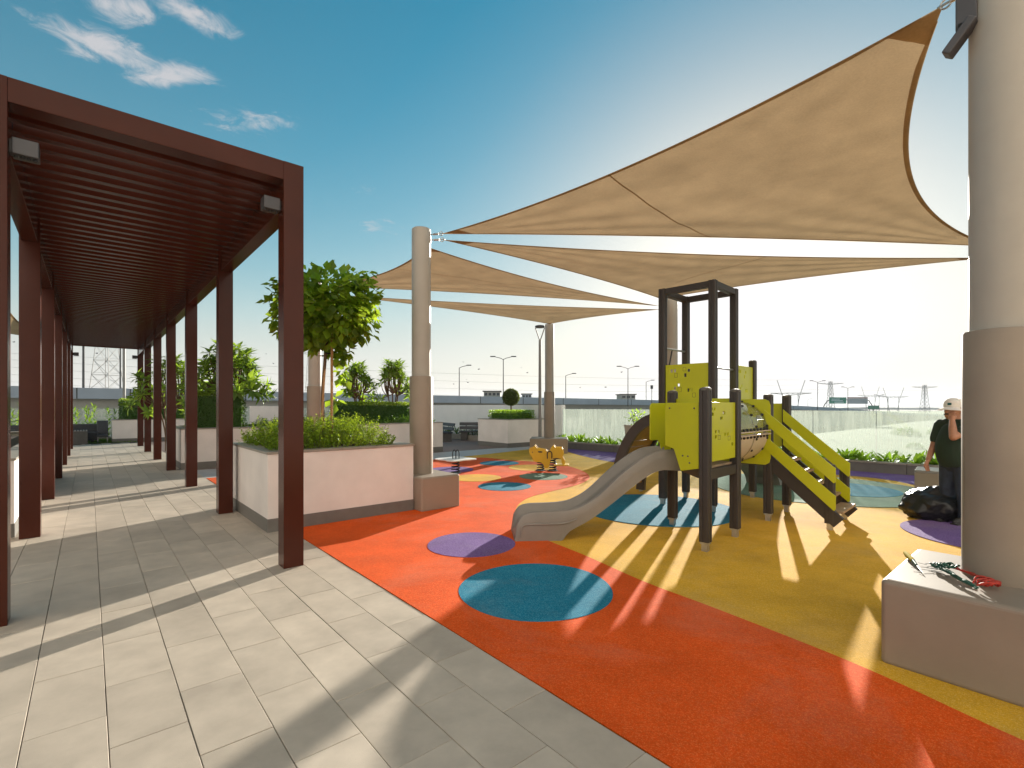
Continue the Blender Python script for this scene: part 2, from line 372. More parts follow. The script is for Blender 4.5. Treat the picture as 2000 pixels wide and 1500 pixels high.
def sail_material(name, k):
    m, nt, n, l, p = new_mat(name)
    tc = n.new("ShaderNodeTexCoord")
    nz = n.new("ShaderNodeTexNoise"); nz.inputs["Scale"].default_value = 2.2; nz.inputs["Detail"].default_value = 6; l.new(tc.outputs["Object"], nz.inputs["Vector"])
    wv = n.new("ShaderNodeTexNoise"); wv.inputs["Scale"].default_value = 55; wv.inputs["Detail"].default_value = 3; l.new(tc.outputs["Object"], wv.inputs["Vector"])
    ad = n.new("ShaderNodeMath"); ad.operation = 'MULTIPLY_ADD'; ad.inputs[1].default_value = .6; l.new(wv.outputs["Fac"], ad.inputs[0]); l.new(nz.outputs["Fac"], ad.inputs[2])
    mr_ = n.new("ShaderNodeMapRange"); mr_.inputs["From Min"].default_value = .5; mr_.inputs["From Max"].default_value = 1.1; mr_.inputs["To Min"].default_value = .82; mr_.inputs["To Max"].default_value = 1.15; l.new(ad.outputs[0], mr_.inputs["Value"])
    h1 = n.new("ShaderNodeHueSaturation"); h1.inputs["Color"].default_value = (.36 * k, .25 * k, .145 * k, 1); l.new(mr_.outputs[0], h1.inputs["Value"])
    h2 = n.new("ShaderNodeHueSaturation"); h2.inputs["Color"].default_value = (.45 * k, .31 * k, .175 * k, 1); l.new(mr_.outputs[0], h2.inputs["Value"])
    l.new(h1.outputs[0], p.inputs["Base Color"]); p.inputs["Roughness"].default_value = .85; p.inputs["Specular IOR Level"].default_value = .1
    tr = n.new("ShaderNodeBsdfTranslucent"); l.new(h2.outputs[0], tr.inputs["Color"])
    mx = n.new("ShaderNodeMixShader"); mx.inputs[0].default_value = .55
    l.new(p.outputs[0], mx.inputs[1]); l.new(tr.outputs[0], mx.inputs[2]); l.new(mx.outputs[0], n["Material Output"].inputs[0])
    bp = n.new("ShaderNodeBump"); bp.inputs["Strength"].default_value = .3; bp.inputs["Distance"].default_value = .004; l.new(wv.outputs["Fac"], bp.inputs["Height"]); l.new(bp.outputs[0], p.inputs["Normal"])
    return m
M['sail'] = sail_material('tan_shade_cloth', 1.0)
M['sail_hem'] = sail_material('tan_hem_webbing', .86)
M['wall_white'] = mat('white_wall_paint', (.84, .82, .80), .7, .04, 1.5, .1, 120)
def dusty_glass(name, lo, hi, tint):
    """balustrade glass under a film of dust streaked by water"""
    m, nt, n, l, p = new_mat(name)
    tc = n.new("ShaderNodeTexCoord"); mp = n.new("ShaderNodeMapping"); mp.inputs["Scale"].default_value = (3.2, 3.2, .35); l.new(tc.outputs["Object"], mp.inputs["Vector"])
    nz = n.new("ShaderNodeTexNoise"); nz.inputs["Scale"].default_value = 2.6; nz.inputs["Detail"].default_value = 7; nz.inputs["Roughness"].default_value = .65; l.new(mp.outputs[0], nz.inputs["Vector"])
    mr_ = n.new("ShaderNodeMapRange"); mr_.inputs["From Min"].default_value = .32; mr_.inputs["From Max"].default_value = .68; mr_.inputs["To Min"].default_value = lo; mr_.inputs["To Max"].default_value = hi; l.new(nz.outputs["Fac"], mr_.inputs["Value"])
    tp = n.new("ShaderNodeBsdfTransparent"); tp.inputs["Color"].default_value = (*tint, 1)
    gl = n.new("ShaderNodeBsdfGlossy"); gl.inputs["Roughness"].default_value = .03
    fr = n.new("ShaderNodeFresnel"); fr.inputs["IOR"].default_value = 1.45
    m0 = n.new("ShaderNodeMixShader"); l.new(fr.outputs[0], m0.inputs[0]); l.new(tp.outputs[0], m0.inputs[1]); l.new(gl.outputs[0], m0.inputs[2])
    df = n.new("ShaderNodeBsdfDiffuse"); df.inputs["Color"].default_value = (.55, .58, .54, 1)
    tr = n.new("ShaderNodeBsdfTranslucent"); tr.inputs["Color"].default_value = (.56, .59, .54, 1)
    m1 = n.new("ShaderNodeMixShader"); m1.inputs[0].default_value = .5; l.new(df.outputs[0], m1.inputs[1]); l.new(tr.outputs[0], m1.inputs[2])
    m2 = n.new("ShaderNodeMixShader"); l.new(mr_.outputs[0], m2.inputs[0]); l.new(m0.outputs[0], m2.inputs[1]); l.new(m1.outputs[0], m2.inputs[2])
    l.new(m2.outputs[0], n["Material Output"].inputs[0]); n.remove(p)
    return m
M['glass'] = dusty_glass('dusty_balustrade_glass', .16, .48, (.90, .95, .92))
M['dome'] = dusty_glass('clear_tunnel_plastic', .05, .16, (.93, .95, .93))
def catmull(pts, n=8, closed=False):
    P = [Vector(p) for p in pts]; m = len(P); out = []
    for i in range(m if closed else m - 1):
        if closed: a, b, c, d = P[i - 1], P[i], P[(i + 1) % m], P[(i + 2) % m]
        else: a, b, c, d = P[max(i - 1, 0)], P[i], P[i + 1], P[min(i + 2, m - 1)]
        for k in range(n):
            t = k / n
            out.append(.5 * ((2 * b) + (c - a) * t + (2 * a - 5 * b + 4 * c - d) * t * t + (3 * b - a - 3 * c + d) * t ** 3))
    if not closed: out.append(P[-1])
    return out
def sheet_poly(name, pts, z, m, parent, th=.02):
    """flat poured patch with its own thickness, top face at z"""
    mb = MB(); n = len(pts)
    vs = [(p[0], p[1], z) for p in pts] + [(p[0], p[1], z - th) for p in pts]
    mb.add(vs, [tuple(range(n))] + [(i, n + i, n + (i + 1) % n, (i + 1) % n) for i in range(n)])
    return mb.build(name, m, parent)
# leaves: pos, direction, up, length, width arrays -> folded five-vertex blades
def leaves_mesh(name, pos, dr, up, ln, wd, fold=.18, bend=.15):
    pos = np.asarray(pos, float); dr = np.asarray(dr, float); up = np.asarray(up, float); ln = np.asarray(ln, float)[:, None]; wd = np.asarray(wd, float)[:, None]
    dr /= np.linalg.norm(dr, axis=1)[:, None] + 1e-9
    sd = np.cross(dr, up); sd /= np.linalg.norm(sd, axis=1)[:, None] + 1e-9
    nr = np.cross(sd, dr)
    b = pos; mid = pos + dr * ln * .5 - nr * wd * fold; l_ = pos + dr * ln * .48 + sd * wd * .5; r_ = pos + dr * ln * .48 - sd * wd * .5; tip = pos + dr * ln - nr * ln * bend
    V = np.stack([b, l_, mid, r_, tip], 1).reshape(-1, 3); n = len(pos); k = np.arange(n)[:, None] * 5
    F = np.concatenate([k + [0, 2, 1], k + [0, 3, 2], k + [1, 2, 4], k + [2, 3, 4]], 0)
    return V, F
def np_object(name, V, F, m, parent=None, loc=(0, 0, 0)):
    me = bpy.data.meshes.new(name); V = V - np.asarray(loc)[None, :]
    me.vertices.add(len(V)); me.vertices.foreach_set("co", V.astype(np.float32).ravel())
    nf = len(F); me.loops.add(nf * 3); me.polygons.add(nf)
    me.loops.foreach_set("vertex_index", F.astype(np.int32).ravel())
    me.polygons.foreach_set("loop_start", np.arange(0, nf * 3, 3, dtype=np.int32))
    me.update(calc_edges=True); me.materials.append(m)
    o = bpy.data.objects.new(name, me); COL.objects.link(o)
    if parent: o.parent = parent
    else: o.location = loc
    return o
def leafobj(name, pos, dr, up, ln, wd, m, parent=None, fold=.18, bend=.15):
    V, F = leaves_mesh(name, pos, dr, up, ln, wd, fold, bend)
    loc = (0, 0, 0)
    if parent is not None: loc = tuple(parent.location)
    return np_object(name, V, F, m, parent, loc)
def rnd_dirs(n, rng):
    d = rng.normal(size=(n, 3)); return d / np.linalg.norm(d, axis=1)[:, None]
RNG = np.random.default_rng(5)
# ================================================================== SETTING
# lower city ground, far below the terrace
GZ = -7.0
mb = MB(); R = 5000; mb.add([(-R, -600, GZ), (R, -600, GZ), (R, R, GZ), (-R, R, GZ)], [(0, 1, 2, 3)])
ground = struct(mb.build('ground', M['terrain'], at=(0, 0, GZ)))
mb = MB(); mb.add([(60, 20, GZ + .02), (75, 20, GZ + .02), (330, 420, GZ + .02), (300, 420, GZ + .02)], [(0, 1, 2, 3)])
struct(mb.build('access_road', M['asphalt']))

# terrace slab; everything stands on it
E0 = Vector((2.0, 17.3, 0)); E1 = Vector((8.8, 10.7, 0)); ED = (E1 - E0).normalized()
G0 = Vector((1.9, 18.4, 0)); G1 = Vector((8.88, 12.2, 0)); GD = (G1 - G0).normalized()
rimpts = [W(-9, -8), W(9.5, -8), G0 + GD * 17, G0 - GD * .3, W(13.9, 14), W(13.9, 29.6), W(-9, 29.6)]
mb = MB(); n = len(rimpts)
mb.add([(p.x, p.y, -.028) for p in rimpts] + [(p.x, p.y, -1.2) for p in rimpts], [tuple(range(n)), tuple(reversed(range(n, 2 * n)))] + [(i, n + i, n + (i + 1) % n, (i + 1) % n) for i in range(n)])
terrace = struct(mb.build('terrace_floor', M['joint'], at=(0, 0, -.028)))
# podium block below the terrace
mb = MB(); mb.add([(p.x * .98, p.y * .98, -1.2) for p in rimpts] + [(p.x * .98, p.y * .98, GZ) for p in rimpts], [(i, n + i, n + (i + 1) % n, (i + 1) % n) for i in range(n)])
tag(mb.build('podium_building', M['concrete2']), 'beige podium building carrying the terrace', 'building')

# ---- paving: half-bond tiles, 0.30 x 0.63, each its own piece
TW, TL = .30, .6275; V0, U0 = .067, 2.835
pave = struct(empty('pavement', (0, 0, 0)))
cells = []
for k in range(-14, 6):
    for j in range(-9, 44):
        v = V0 + TW * (k + .5); u = U0 + TL * (j + .5) + (TL / 2 if k % 2 else 0)
        if v < -.75 and u > 8.3: continue
        if u > 25.6: continue
        p = W(v, u)
        if p.y < -1.0: continue
        cells.append((p, k, j))
def seen(c):
    p = c[0]; 
    if p.y < .9: return 0
    px = 1000 + 962 * p.x / p.y; py = 792 + K / p.y
    if px < -150 or px > 2100 or py > 1640: return 0
    return 1 / (p.length ** 2)
cells.sort(key=lambda c: -seen(c))
tm = MB().box((0, 0, -.0125), (TW - .0038, TL - .0026, .025)).mesh('tile'); tm.materials.append(M['tile'])
ang = math.atan2(AX_V.y, AX_V.x)
rest = MB()
for i, (p, k, j) in enumerate(cells):
    z = random.uniform(-.0012, .0008)
    if i < 300:
        o = bpy.data.objects.new('tile', tm); COL.objects.link(o); o.parent = pave
        o.location = (p.x, p.y, z); o.rotation_euler = (random.uniform(-.0012, .0012), random.uniform(-.0012, .0012), ang)
        md = o.modifiers.new("arris", 'BEVEL'); md.width = .0018; md.segments = 1
    else: rest.box((p.x, p.y, -.0125 + z), (TW - .005, TL - .003, .025), UVZ)
stuff(rest.build('tiles', M['tile'], pave))
# lighter path behind the playground and the brown patio
struct(sheet_poly('path', [W(1.867, 12.05), W(7.4, 12.03), W(9.6, 12.3), W(11.75, 12.75), W(12.6, 12.9), W(12.7, 13.75), W(1.867, 13.75)], -.004, M['path'], None))
struct(sheet_poly('patio', [W(1.867, 13.76), W(13.4, 13.76), W(13.4, 29), W(1.867, 29)], -.006, M['patio'], None))
struct(sheet_poly('lawn', [W(-9, 25.65), W(1.86, 25.65), W(1.86, 29.2), W(-9, 29.2)], -.004, M['soil'], None))
rng = np.random.default_rng(8); n = 9000
uu = rng.uniform(25.75, 28.5, n); vv = rng.uniform(-3.2, 1.8, n)
P = np.array([W(a, b)[:] for a, b in zip(vv, uu)])
D = np.stack([rng.normal(0, .35, n), rng.normal(0, .35, n), np.ones(n)], 1)
o = leafobj('lawn_grass', P, D, rnd_dirs(n, rng), rng.uniform(.05, .1, n), np.full(n, .012), M['grass'])
o["kind"] = "stuff"

# ---- poured rubber playground: a base sheet and its coloured patches
play = struct(empty('playground_surface', (0, 0, 0)))
outer = [W(1.8695, -4), W(1.8695, 12.04), W(7.4, 12.02), W(9.5, 12.28), W(11.75, 12.72), E0 - ED * .2, E0 + ED * 4, E0 + ED * 9, E0 + ED * 13, Vector((13, 4.5, 0)), Vector((8, -3, 0))]
sheet_poly('yellow_field', outer, 0.0, M['yellow'], play)
op = [g(846, 898), g(900, 896), g(943, 894), g(998, 899), g(1045, 902), g(1084, 906), g(1115, 912), g(1140, 921), g(1151, 930), g(1147, 938), g(1125, 948), g(1072, 961), g(1036, 971), g(1014, 984), g(1006, 1003), g(1020, 1028), g(1045, 1046), g(1079, 1060), g(1144, 1086), g(1259, 1137), g(1400, 1190), g(1660, 1293), g(1894, 1400), g(2000, 1448), Vector((2.95, 1.0, 0)), Vector((3.5, -.8, 0))]
orange = [W(1.8695, 12.04)] + [p for p in catmull(op, 7)] + [W(1.8695, -2)]
sheet_poly('orange_field', orange, .004, M['orange'], play)
pp = catmull([E0 + ED * -.1, g(1108, 882), g(1194, 902), Vector((4.2, 12.6, 0)), Vector((5.68, 11.87, 0)), Vector((7.33, 10.74, 0)), Vector((7.75, 10.08, 0)), Vector((7.9, 9.2, 0)), Vector((9.5, 7.6, 0)), Vector((11.5, 6.2, 0))], 6)
sheet_poly('purple_border', pp + [E0 + ED * 12.5, E0 + ED * 8, E0 + ED * 3], .004, M['purple'], play)
def disc(name, x, y, r, m, z=.008, n=56, wob=.012):
    ph = random.uniform(0, 6)
    pts = [Vector((x + r * (1 + wob * sin(3 * a + ph)) * cos(a), y + r * (1 + wob * cos(2 * a + ph)) * sin(a), 0)) for a in [2 * pi * i / n for i in range(n)]]
    return sheet_poly(name, pts, z, m, play)
disc('purple_dot', -.45, 5.43, .48, M['purple'])
disc('blue_dot', .20, 4.11, .635, M['blue'])
disc('blue_dot', 2.14, 7.32, 1.13, M['blue'])
disc('green_dot', 5.6, 9.2, 1.82, M['teal'], wob=.03)
disc('blue_dot', 6.1, 9.0, .82, M['blue'], z=.012)
disc('blue_dot', -.145, 9.3, .5, M['blue'])
disc('green_dot', .68, 10.6, .52, M['teal'])
disc('yellow_dot', -.75, 10.4, .52, M['yellow'])
disc('yellow_dot', .5, 12.1, .58, M['yellow'])
disc('blue_dot', -.34, 13.05, .52, M['blue'])
disc('purple_dot', -1.46, 11.7, .55, M['purple'])
disc('purple_dot', 5.6, 5.72, .86, M['purple'])

# ---- pergola
PS = .18; PV = (-.61, 1.38); PU = [4.88 + 3.05 * k for k in range(7)]; PTOP = 3.82
perg = thing('pergola', W(.48, 14), 'long dark brown metal pergola with slatted roof over the stone walkway', 'pergola')
post_mesh = MB().boxr((-.09, -.09, 0), (.09, .09, PTOP - .001), UVZ).mesh('post'); post_mesh.materials.append(M['pergola'])
for v in PV:
    for u in PU:
        o = bpy.data.objects.new('post', post_mesh); COL.objects.link(o); o.parent = perg
        o.location = W(v + .09, u + .09) - perg.location
        md = o.modifiers.new("edge", 'BEVEL'); md.width = .004; md.segments = 2; md.limit_method = 'ANGLE'
UE = PU[-1] + PS
for v in PV:
    for a, b in zip(PU[:-1], PU[1:]):
        MB().boxr((v + .02, a + PS, 3.42), (v + PS - .02, b, PTOP - .003), UVZ).build('side_beam', M['pergola'], perg, bevel=.003)
for u in (PU[0], PU[-1]):
    MB().boxr((PV[0] + PS, u + .002, 3.645), (PV[1], u + PS - .002, PTOP - .002), UVZ).build('end_beam', M['pergola'], perg, bevel=.003)
slat = MB().boxr((-(PV[1] - PV[0] - PS + .036) / 2, -.04, -.055), ((PV[1] - PV[0] - PS + .036) / 2, .04, .055), UVZ).mesh('slat'); slat.materials.append(M['pergola'])
u = PU[0] + PS + .16; vm = (PV[0] + PS + PV[1]) / 2
while u < PU[-1] - .08:
    o = bpy.data.objects.new('slat', slat); COL.objects.link(o); o.parent = perg
    o.location = W(vm, u, 3.715) - perg.location
    u += .23
def spot(name, p, sgn, label):
    t = thing(name, p, label, 'spotlight', 'spotlights on the pergola posts')
    MB().box(p + AX_V * (sgn * .085), (.14, .13, .115), UVZ).build('housing', M['lampgrey'], t, bevel=.006)
    MB().box(p + AX_V * (sgn * .012), (.02, .09, .09), UVZ).build('bracket', M['black'], t)
    for k in range(4):
        MB().cyl(p + AX_V * (sgn * (.035 + .033 * k)) + AX_Z * -.058 + AX_U * -.02, p + AX_V * (sgn * (.035 + .033 * k)) + AX_Z * -.072 + AX_U * -.02, .013, n=10).build('lens', M['black'], t)
spot('spotlight', W(PV[0] + PS, 4.99, 3.37), 1, 'grey box spotlight on the near left pergola post')
spot('spotlight', W(PV[1], 5.0, 3.42), -1, 'grey box spotlight on the near right pergola post')
spot('spotlight', W(PV[0] + PS, PU[-1] + .09, 3.35), 1, 'small dark spotlight on the far left pergola post')
spot('spotlight', W(PV[1], PU[-1] + .09, 3.35), -1, 'small dark spotlight on the far right pergola post')

# ---- planters
def planter(v0, v1, u0, u1, h, label, wall=.14, soil=.09, group='white planters'):
    t = thing('planter', W((v0 + v1) / 2, (u0 + u1) / 2), label, 'planter', group)
    s = .16
    m = MB()
    for (a, b, c, d) in ((v0, v1, u0, u0 + wall), (v0, v1, u1 - wall, u1), (v0, v0 + wall, u0 + wall, u1 - wall), (v1 - wall, v1, u0 + wall, u1 - wall)):
        m.boxr((a, c, s), (b, d, h - .03))
    m.build('wall', M['render'], t)
    m = MB(); e = .006
    m.boxr((v0 - e, u0 - e, -.02), (v1 + e, u1 + e, s)); m.build('skirting', M['skirt'], t, bevel=.004)
    e = .015
    for (a, b, c, d) in ((v0 - e, v1 + e, u0 - e, u0 + wall + .06), (v0 - e, v1 + e, u1 - wall - .06, u1 + e), (v0 - e, v0 + wall + .06, u0 + wall + .063, u1 - wall - .063), (v1 - wall - .06, v1 + e, u0 + wall + .063, u1 - wall - .063)):
        MB().boxr((a, c, h - .03), (b, d, h)).build('coping_slab', M['coping'], t, bevel=.003)
    MB().boxr((v0 + wall, u0 + wall, h - .3), (v1 - wall, u1 - wall, h - soil)).build('soil', M['soil'], t)
    return t
planter(1.63, 3.6, 6.41, 8.48, .97, 'white rendered planter with shrub and staked tree beside the near pergola post')
planter(1.66, 8.97, 14.0, 16.4, .98, 'long white rendered planter with hedges behind the near planter')
planter(.72, 3.6, 26.0, 28.0, .95, 'white planter with clipped hedge at the far end of the pergola')
planter(11.48, 13.3, 13.6, 15.4, 1.03, 'white planter with ball topiary beside the padded sail column')
planter(-3.2, -.66, 8.1, 16.4, .92, 'white planter with broad leaves left of the pergola')

# ---- shade-sail columns
def column(x, y, ztop, label, block=None, zs=1.98, rot=UVZ, r=.145, rs=.1775):
    t = thing('sail_column', Vector((x, y, 0)), label, 'column', 'shade sail columns')
    zb = block[4] if block else 0
    MB().lathe((x, y, 0), [(r, zs - .05), (r, ztop - .012), (r - .012, ztop)], 72).build('pole', M['column'], t, smooth=True)
    MB().lathe((x, y, 0), [(rs, zb - .01), (rs, zs - .015), (rs - .004, zs - .004), (rs - .02, zs)], 72).build('padded_sleeve', M['block'], t, smooth=True)
    if block:
        a0, a1, b0, b1, h = block
        MB().boxr((a0, b0, -.01), (a1, b1, h), rot).build('padded_base', M['block'], t, bevel=.03, seg=4)
    return t
C1 = Vector((2.93, 2.95, 0)); C2 = Vector((-1.40, 7.6, 0)); C3 = Vector((1.23, 16.2, 0)); C4 = Vector((4.02, 12.4, 0)); C5 = Vector((-4.6, 11.5, 0)); C6 = Vector((8.1, 8.12, 0))
ax1 = (AX_V, AX_U, AX_Z)
c1v, c1u = C1.dot(AX_V), C1.dot(AX_U)
column(C1.x, C1.y, 4.3, 'thick taupe sail column on a big padded base at the right edge', (c1v - .56, c1v + .42, c1u - .46, c1u + .47, .497))
column(C2.x, C2.y, 4.25, 'tall taupe sail column on a padded base against the near planter', (3.615, 4.28, 6.2, 7.1, .49))
f3 = rotz(radians(-6)); q = [C3.dot(f3[0]), C3.dot(f3[1])]
column(C3.x, C3.y, 4.2, 'slim taupe sail column behind the yellow spring rider', (q[0] - .62, q[0] + .6, q[1] - .45, q[1] + .5, .47), rot=f3)
column(C4.x, C4.y, 4.3, 'pale sail column standing behind the play tower', None)
column(C5.x, C5.y, 4.4, 'pale sail column standing behind the staked tree')
column(C6.x, C6.y, 4.3, 'sail column standing behind the big right hand column')

# ---- shade sails: triangles with scalloped edges, hem bands, corner straps
def sail(corners, sags, label, n=64, belly=.0, seam=None):
    A, B, C = [Vector(c) for c in corners]; cen = (A + B + C) / 3
    t = thing('shade_sail', cen, label, 'shade sail', 'tan shade sails')
    def inward(P, Q, O):
        e = (Q - P).normalized(); d = O - P; return (d - e * d.dot(e)).normalized()
    iAB, iBC, iCA = inward(A, B, C), inward(B, C, A), inward(C, A, B)
    def pt(a, b, c):
        p = A * a + B * b + C * c
        p = p + iAB * (4 * a * b * sags[0] * (1 - c)) + iBC * (4 * b * c * sags[1] * (1 - a)) + iCA * (4 * c * a * sags[2] * (1 - b))
        # tension creases fanning out of the corners, and a slow billow
        w = 0.0
        for (x, y, z_) in ((a, b, c), (b, c, a), (c, a, b)):
            if x < .985: f_ = y / (y + z_ + 1e-6); w += .012 * sin(23 * f_ + 5 * x) * x * x * (1 - x) * 4 * min(1, 6 * f_ * (1 - f_))
        w += .03 * sin(5.3 * a + 2.1) * sin(7.1 * b + .6) * 27 * a * b * c
        return p + AX_Z * w
    vs = []; idx = {}; fs = []
    for i in range(n + 1):
        for j in range(n + 1 - i):
            idx[(i, j)] = len(vs); vs.append(pt((n - i - j) / n, i / n, j / n))
    for i in range(n):
        for j in range(n - i):
            fs.append((idx[(i, j)], idx[(i + 1, j)], idx[(i, j + 1)]))
            if i + j < n - 1: fs.append((idx[(i + 1, j)], idx[(i + 1, j + 1)], idx[(i, j + 1)]))
    o = MB().add(vs, fs).build('cloth', M['sail'], t, smooth=True)
    N = (B - A).cross(C - A).normalized(); N = N if N.z > 0 else -N
    hem = .014
    def edge(fn, name='hem'):
        m = MB(); k = 40; vs = []; fs = []
        for i in range(k + 1):
            s = .02 + .96 * i / k
            p0 = fn(s, 0); p1 = fn(s, 1)
            vs += [p0 - N * .005, p1 - N * .005]
        for i in range(k):
            a = i * 2; b = a + 2
            fs += [(a, a + 1, b + 1, b)]
        m.add(vs, fs); m.build(name, M['sail_hem'], t)
    wid = .04
    def mk(P, which):
        def fn(s, side):
            base = [0, 0, 0]; i, j, k_ = which
            base[i] = 1 - s; base[j] = s
            p = pt(*base)
            inn = (iAB, iBC, iCA)[{(0, 1): 0, (1, 2): 1, (2, 0): 2}[(i, j)]]
            return p + inn * (wid * side * min(1, 12 * s * (1 - s)) + (0 if side else -.006))
        return fn
    for w_ in ((0, 1, 2), (1, 2, 0), (2, 0, 1)): edge(mk(None, w_))
    # doubled cloth in the corners
    for ci in range(3):
        vs = []; k = 6; e = .055; ids = {}; fs = []
        for i in range(k + 1):
            for j in range(k + 1 - i):
                w_ = [0, 0, 0]; w_[ci] = 1 - e * (i + j) / k; w_[(ci + 1) % 3] = e * i / k; w_[(ci + 2) % 3] = e * j / k
                ids[(i, j)] = len(vs); vs.append(pt(*w_) - N * .007)
        for i in range(k):
            for j in range(k - i):
                fs.append((ids[(i, j)], ids[(i + 1, j)], ids[(i, j + 1)]))
                if i + j < k - 1: fs.append((ids[(i + 1, j)], ids[(i + 1, j + 1)], ids[(i, j + 1)]))
        MB().add(vs, fs).build('corner_patch', M['sail'], t, smooth=True)
    if seam:
        for (s0, s1) in seam:
            m = MB(); k = 24; vs = []; fs = []
            for i in range(k + 1):
                f = i / k; b = [a0 + (a1 - a0) * f for a0, a1 in zip(s0, s1)]
                p = pt(*b); d = (pt(*s1) - pt(*s0)).normalized(); sd = d.cross(N).normalized() * .010
                vs += [p - sd - N * .006, p + sd - N * .006]
            for i in range(k):
                a = i * 2; b = a + 2
                fs += [(a, a + 1, b + 1, b)]
            MB().add(vs, fs).build('seam', M['sail_hem'], t)
    return t, (A, B, C)
def strap(t, P, Cc, z=None):
    """turnbuckle and eye plate between a sail corner and its column"""
    P = Vector(P); c = Vector((Cc.x, Cc.y, P.z if z is None else z)); d = (c - P); L = d.length; d.normalize(); e = c - d * .15
    m = MB(); m.tube([P - d * .03, P + d * (L - .15) * .35], .008, 8); m.tube([P + d * (L - .15) * .3, P + d * (L - .15) * .75], .016, 8); m.tube([P + d * (L - .15) * .7, e], .008, 8)
    m.box(e + d * .02, (.05, .012, .09), rotz(math.atan2(d.y, d.x)))
    ring = [P + d * .015 + d * (.03 * cos(a)) + AX_Z * (.03 * sin(a)) for a in [2 * pi * k / 12 for k in range(12)]]
    m.tube(ring, .006, 6, closed=True)
    m.build('turnbuckle', M['steel'], t, smooth=True)
S1 = [(-1.07, 7.52, 4.155), (2.80, 3.20, 4.13), (7.82, 7.95, 4.10)]
t, cs = sail(S1, (.30, .55, .12), 'largest tan shade sail stretched overhead towards the thick right column', seam=[((.50, .50, 0), (.535, 0, .465))])
for P, c in zip(cs, (C2, C1, C6)): strap(t, P, c)
S2 = [(-1.06, 7.57, 4.08), (3.68, 12.2, 4.18), (7.85, 8.12, 3.97)]
t, cs = sail(S2, (.16, .30, .34), 'tan shade sail directly above the play tower', seam=[((.40, 0, .60), (.2, .62, .18))])
for P, c in zip(cs, (C2, C4, C6)): strap(t, P, c)
S3 = [(-1.36, 7.80, 4.05), (-4.32, 11.35, 4.28), (3.72, 12.45, 4.05)]
t, cs = sail(S3, (.34, .25, .34), 'tan shade sail slung behind the padded column, upper of the two farther sails', seam=[((.62, .38, 0), (.3, 0, .7))])
for P, c in zip(cs, (C2, C5, C4)): strap(t, P, c)
S4 = [(-4.3, 11.6, 4.15), (1.22, 15.98, 4.18), (3.75, 12.55, 3.98)]
t, cs = sail(S4, (.25, .2, .3), 'lowest and farthest tan shade sail, its corner on the slim column')
for P, c in zip(cs, (C5, C3, C4)): strap(t, P, c)
S5 = [(-10.2, 9.9, 3.75), (-13.5, 14.2, 3.45), (-17.0, 10.5, 3.95)]
C7 = Vector((-13.75, 14.6, 0)); C8 = Vector((-9.9, 9.55, 0)); C9 = Vector((-17.3, 10.3, 0))
t, cs = sail(S5, (.2, .2, .2), 'tan shade sail glimpsed between the left pergola posts')
for P, c in zip(cs, (C8, C7, C9)): strap(t, P, c)
column(C7.x, C7.y, 4.2, 'sail column hidden behind the left pergola posts')

# ---- perimeter: glass balustrades, white wall, planting bed
def glass_run(P, D, L, h, label, w=1.35, zb=.02):
    t = thing('glass_balustrade', P + D * (L / 2), label, 'balustrade')
    a = math.atan2(D.y, D.x); f = rotz(a); k = int(round(L / w)); w = L / k
    MB().box(P + D * (L / 2) + AX_Z * .05, (L, .10, .14), f).build('base_channel', M['skirt'], t)
    pm = MB().box((0, 0, 0), (w - .014, .014, h - zb), f).mesh('glass_pane'); pm.materials.append(M['glass'])
    for i in range(k):
        o = bpy.data.objects.new('glass_pane', pm); COL.objects.link(o); o.parent = t
        o.location = P + D * (w * (i + .5)) + AX_Z * ((h + zb) / 2) - t.location
    return t
glass_run(G0, GD, 16.2, 1.40, 'dusty glass balustrade behind the planting bed and play tower')
glass_run(W(-8.6, 29.0), AX_V, 22, 1.40, 'glass balustrade seen beyond the far end of the pergola')
m = MB().boxr((13.42, 12.78, -.02), (13.62, 28.9, 1.55)); wall = m.build('parapet_wall', M['wall_white'], bevel=.006)
tag(wall, 'plain white parapet wall behind the benches', 'wall')
m = MB().boxr((6.4, 28.55, -.02), (7.9, 28.75, 1.5)); tag(m.build('wall_pier', M['render'], bevel=.006), 'short white wall pier beside the far glass balustrade', 'wall')
# low kerbed bed along the glass
bed = thing('planting_bed', E0 + ED * 6, 'low kerbed planting bed running along the glass balustrade', 'planter')
fe = rotz(math.atan2(ED.y, ED.x))
for i in range(11):
    a = E0 + ED * (-1.2 + 1.5 * i + .75)
    MB().box(a + fe[1] * .09 + AX_Z * .10, (1.494, .18, .22), fe).build('kerb', M['skirt'], bed, bevel=.006)
    MB().box(a + fe[1] * .085 + AX_Z * .232, (1.494, .21, .04), fe).build('kerb_cap', M['coping'], bed, bevel=.004)
mb = MB(); sp = [E0 - ED * 1.2 + fe[1] * .18, E0 + ED * 15.3 + fe[1] * .18, G0 + GD * 15.6 - fe[1] * .03, G0 - GD * .1 - fe[1] * .03]
mb.add([(p.x, p.y, .19) for p in sp] + [(p.x, p.y, 0) for p in sp], [(0, 1, 2, 3), (0, 4, 5, 1), (1, 5, 6, 2), (2, 6, 7, 3), (3, 7, 4, 0)]); mb.build('soil', M['soil'], bed)
# low bed in front of the parapet wall
bed2 = thing('planting_bed', W(13.1, 20), 'narrow planting bed at the foot of the white parapet wall', 'planter')
MB().boxr((12.75, 16.2, -.02), (12.9, 27.5, .22)).build('kerb', M['coping'], bed2, bevel=.004)
MB().boxr((12.9, 16.2, -.02), (13.42, 27.5, .17)).build('soil', M['soil'], bed2)
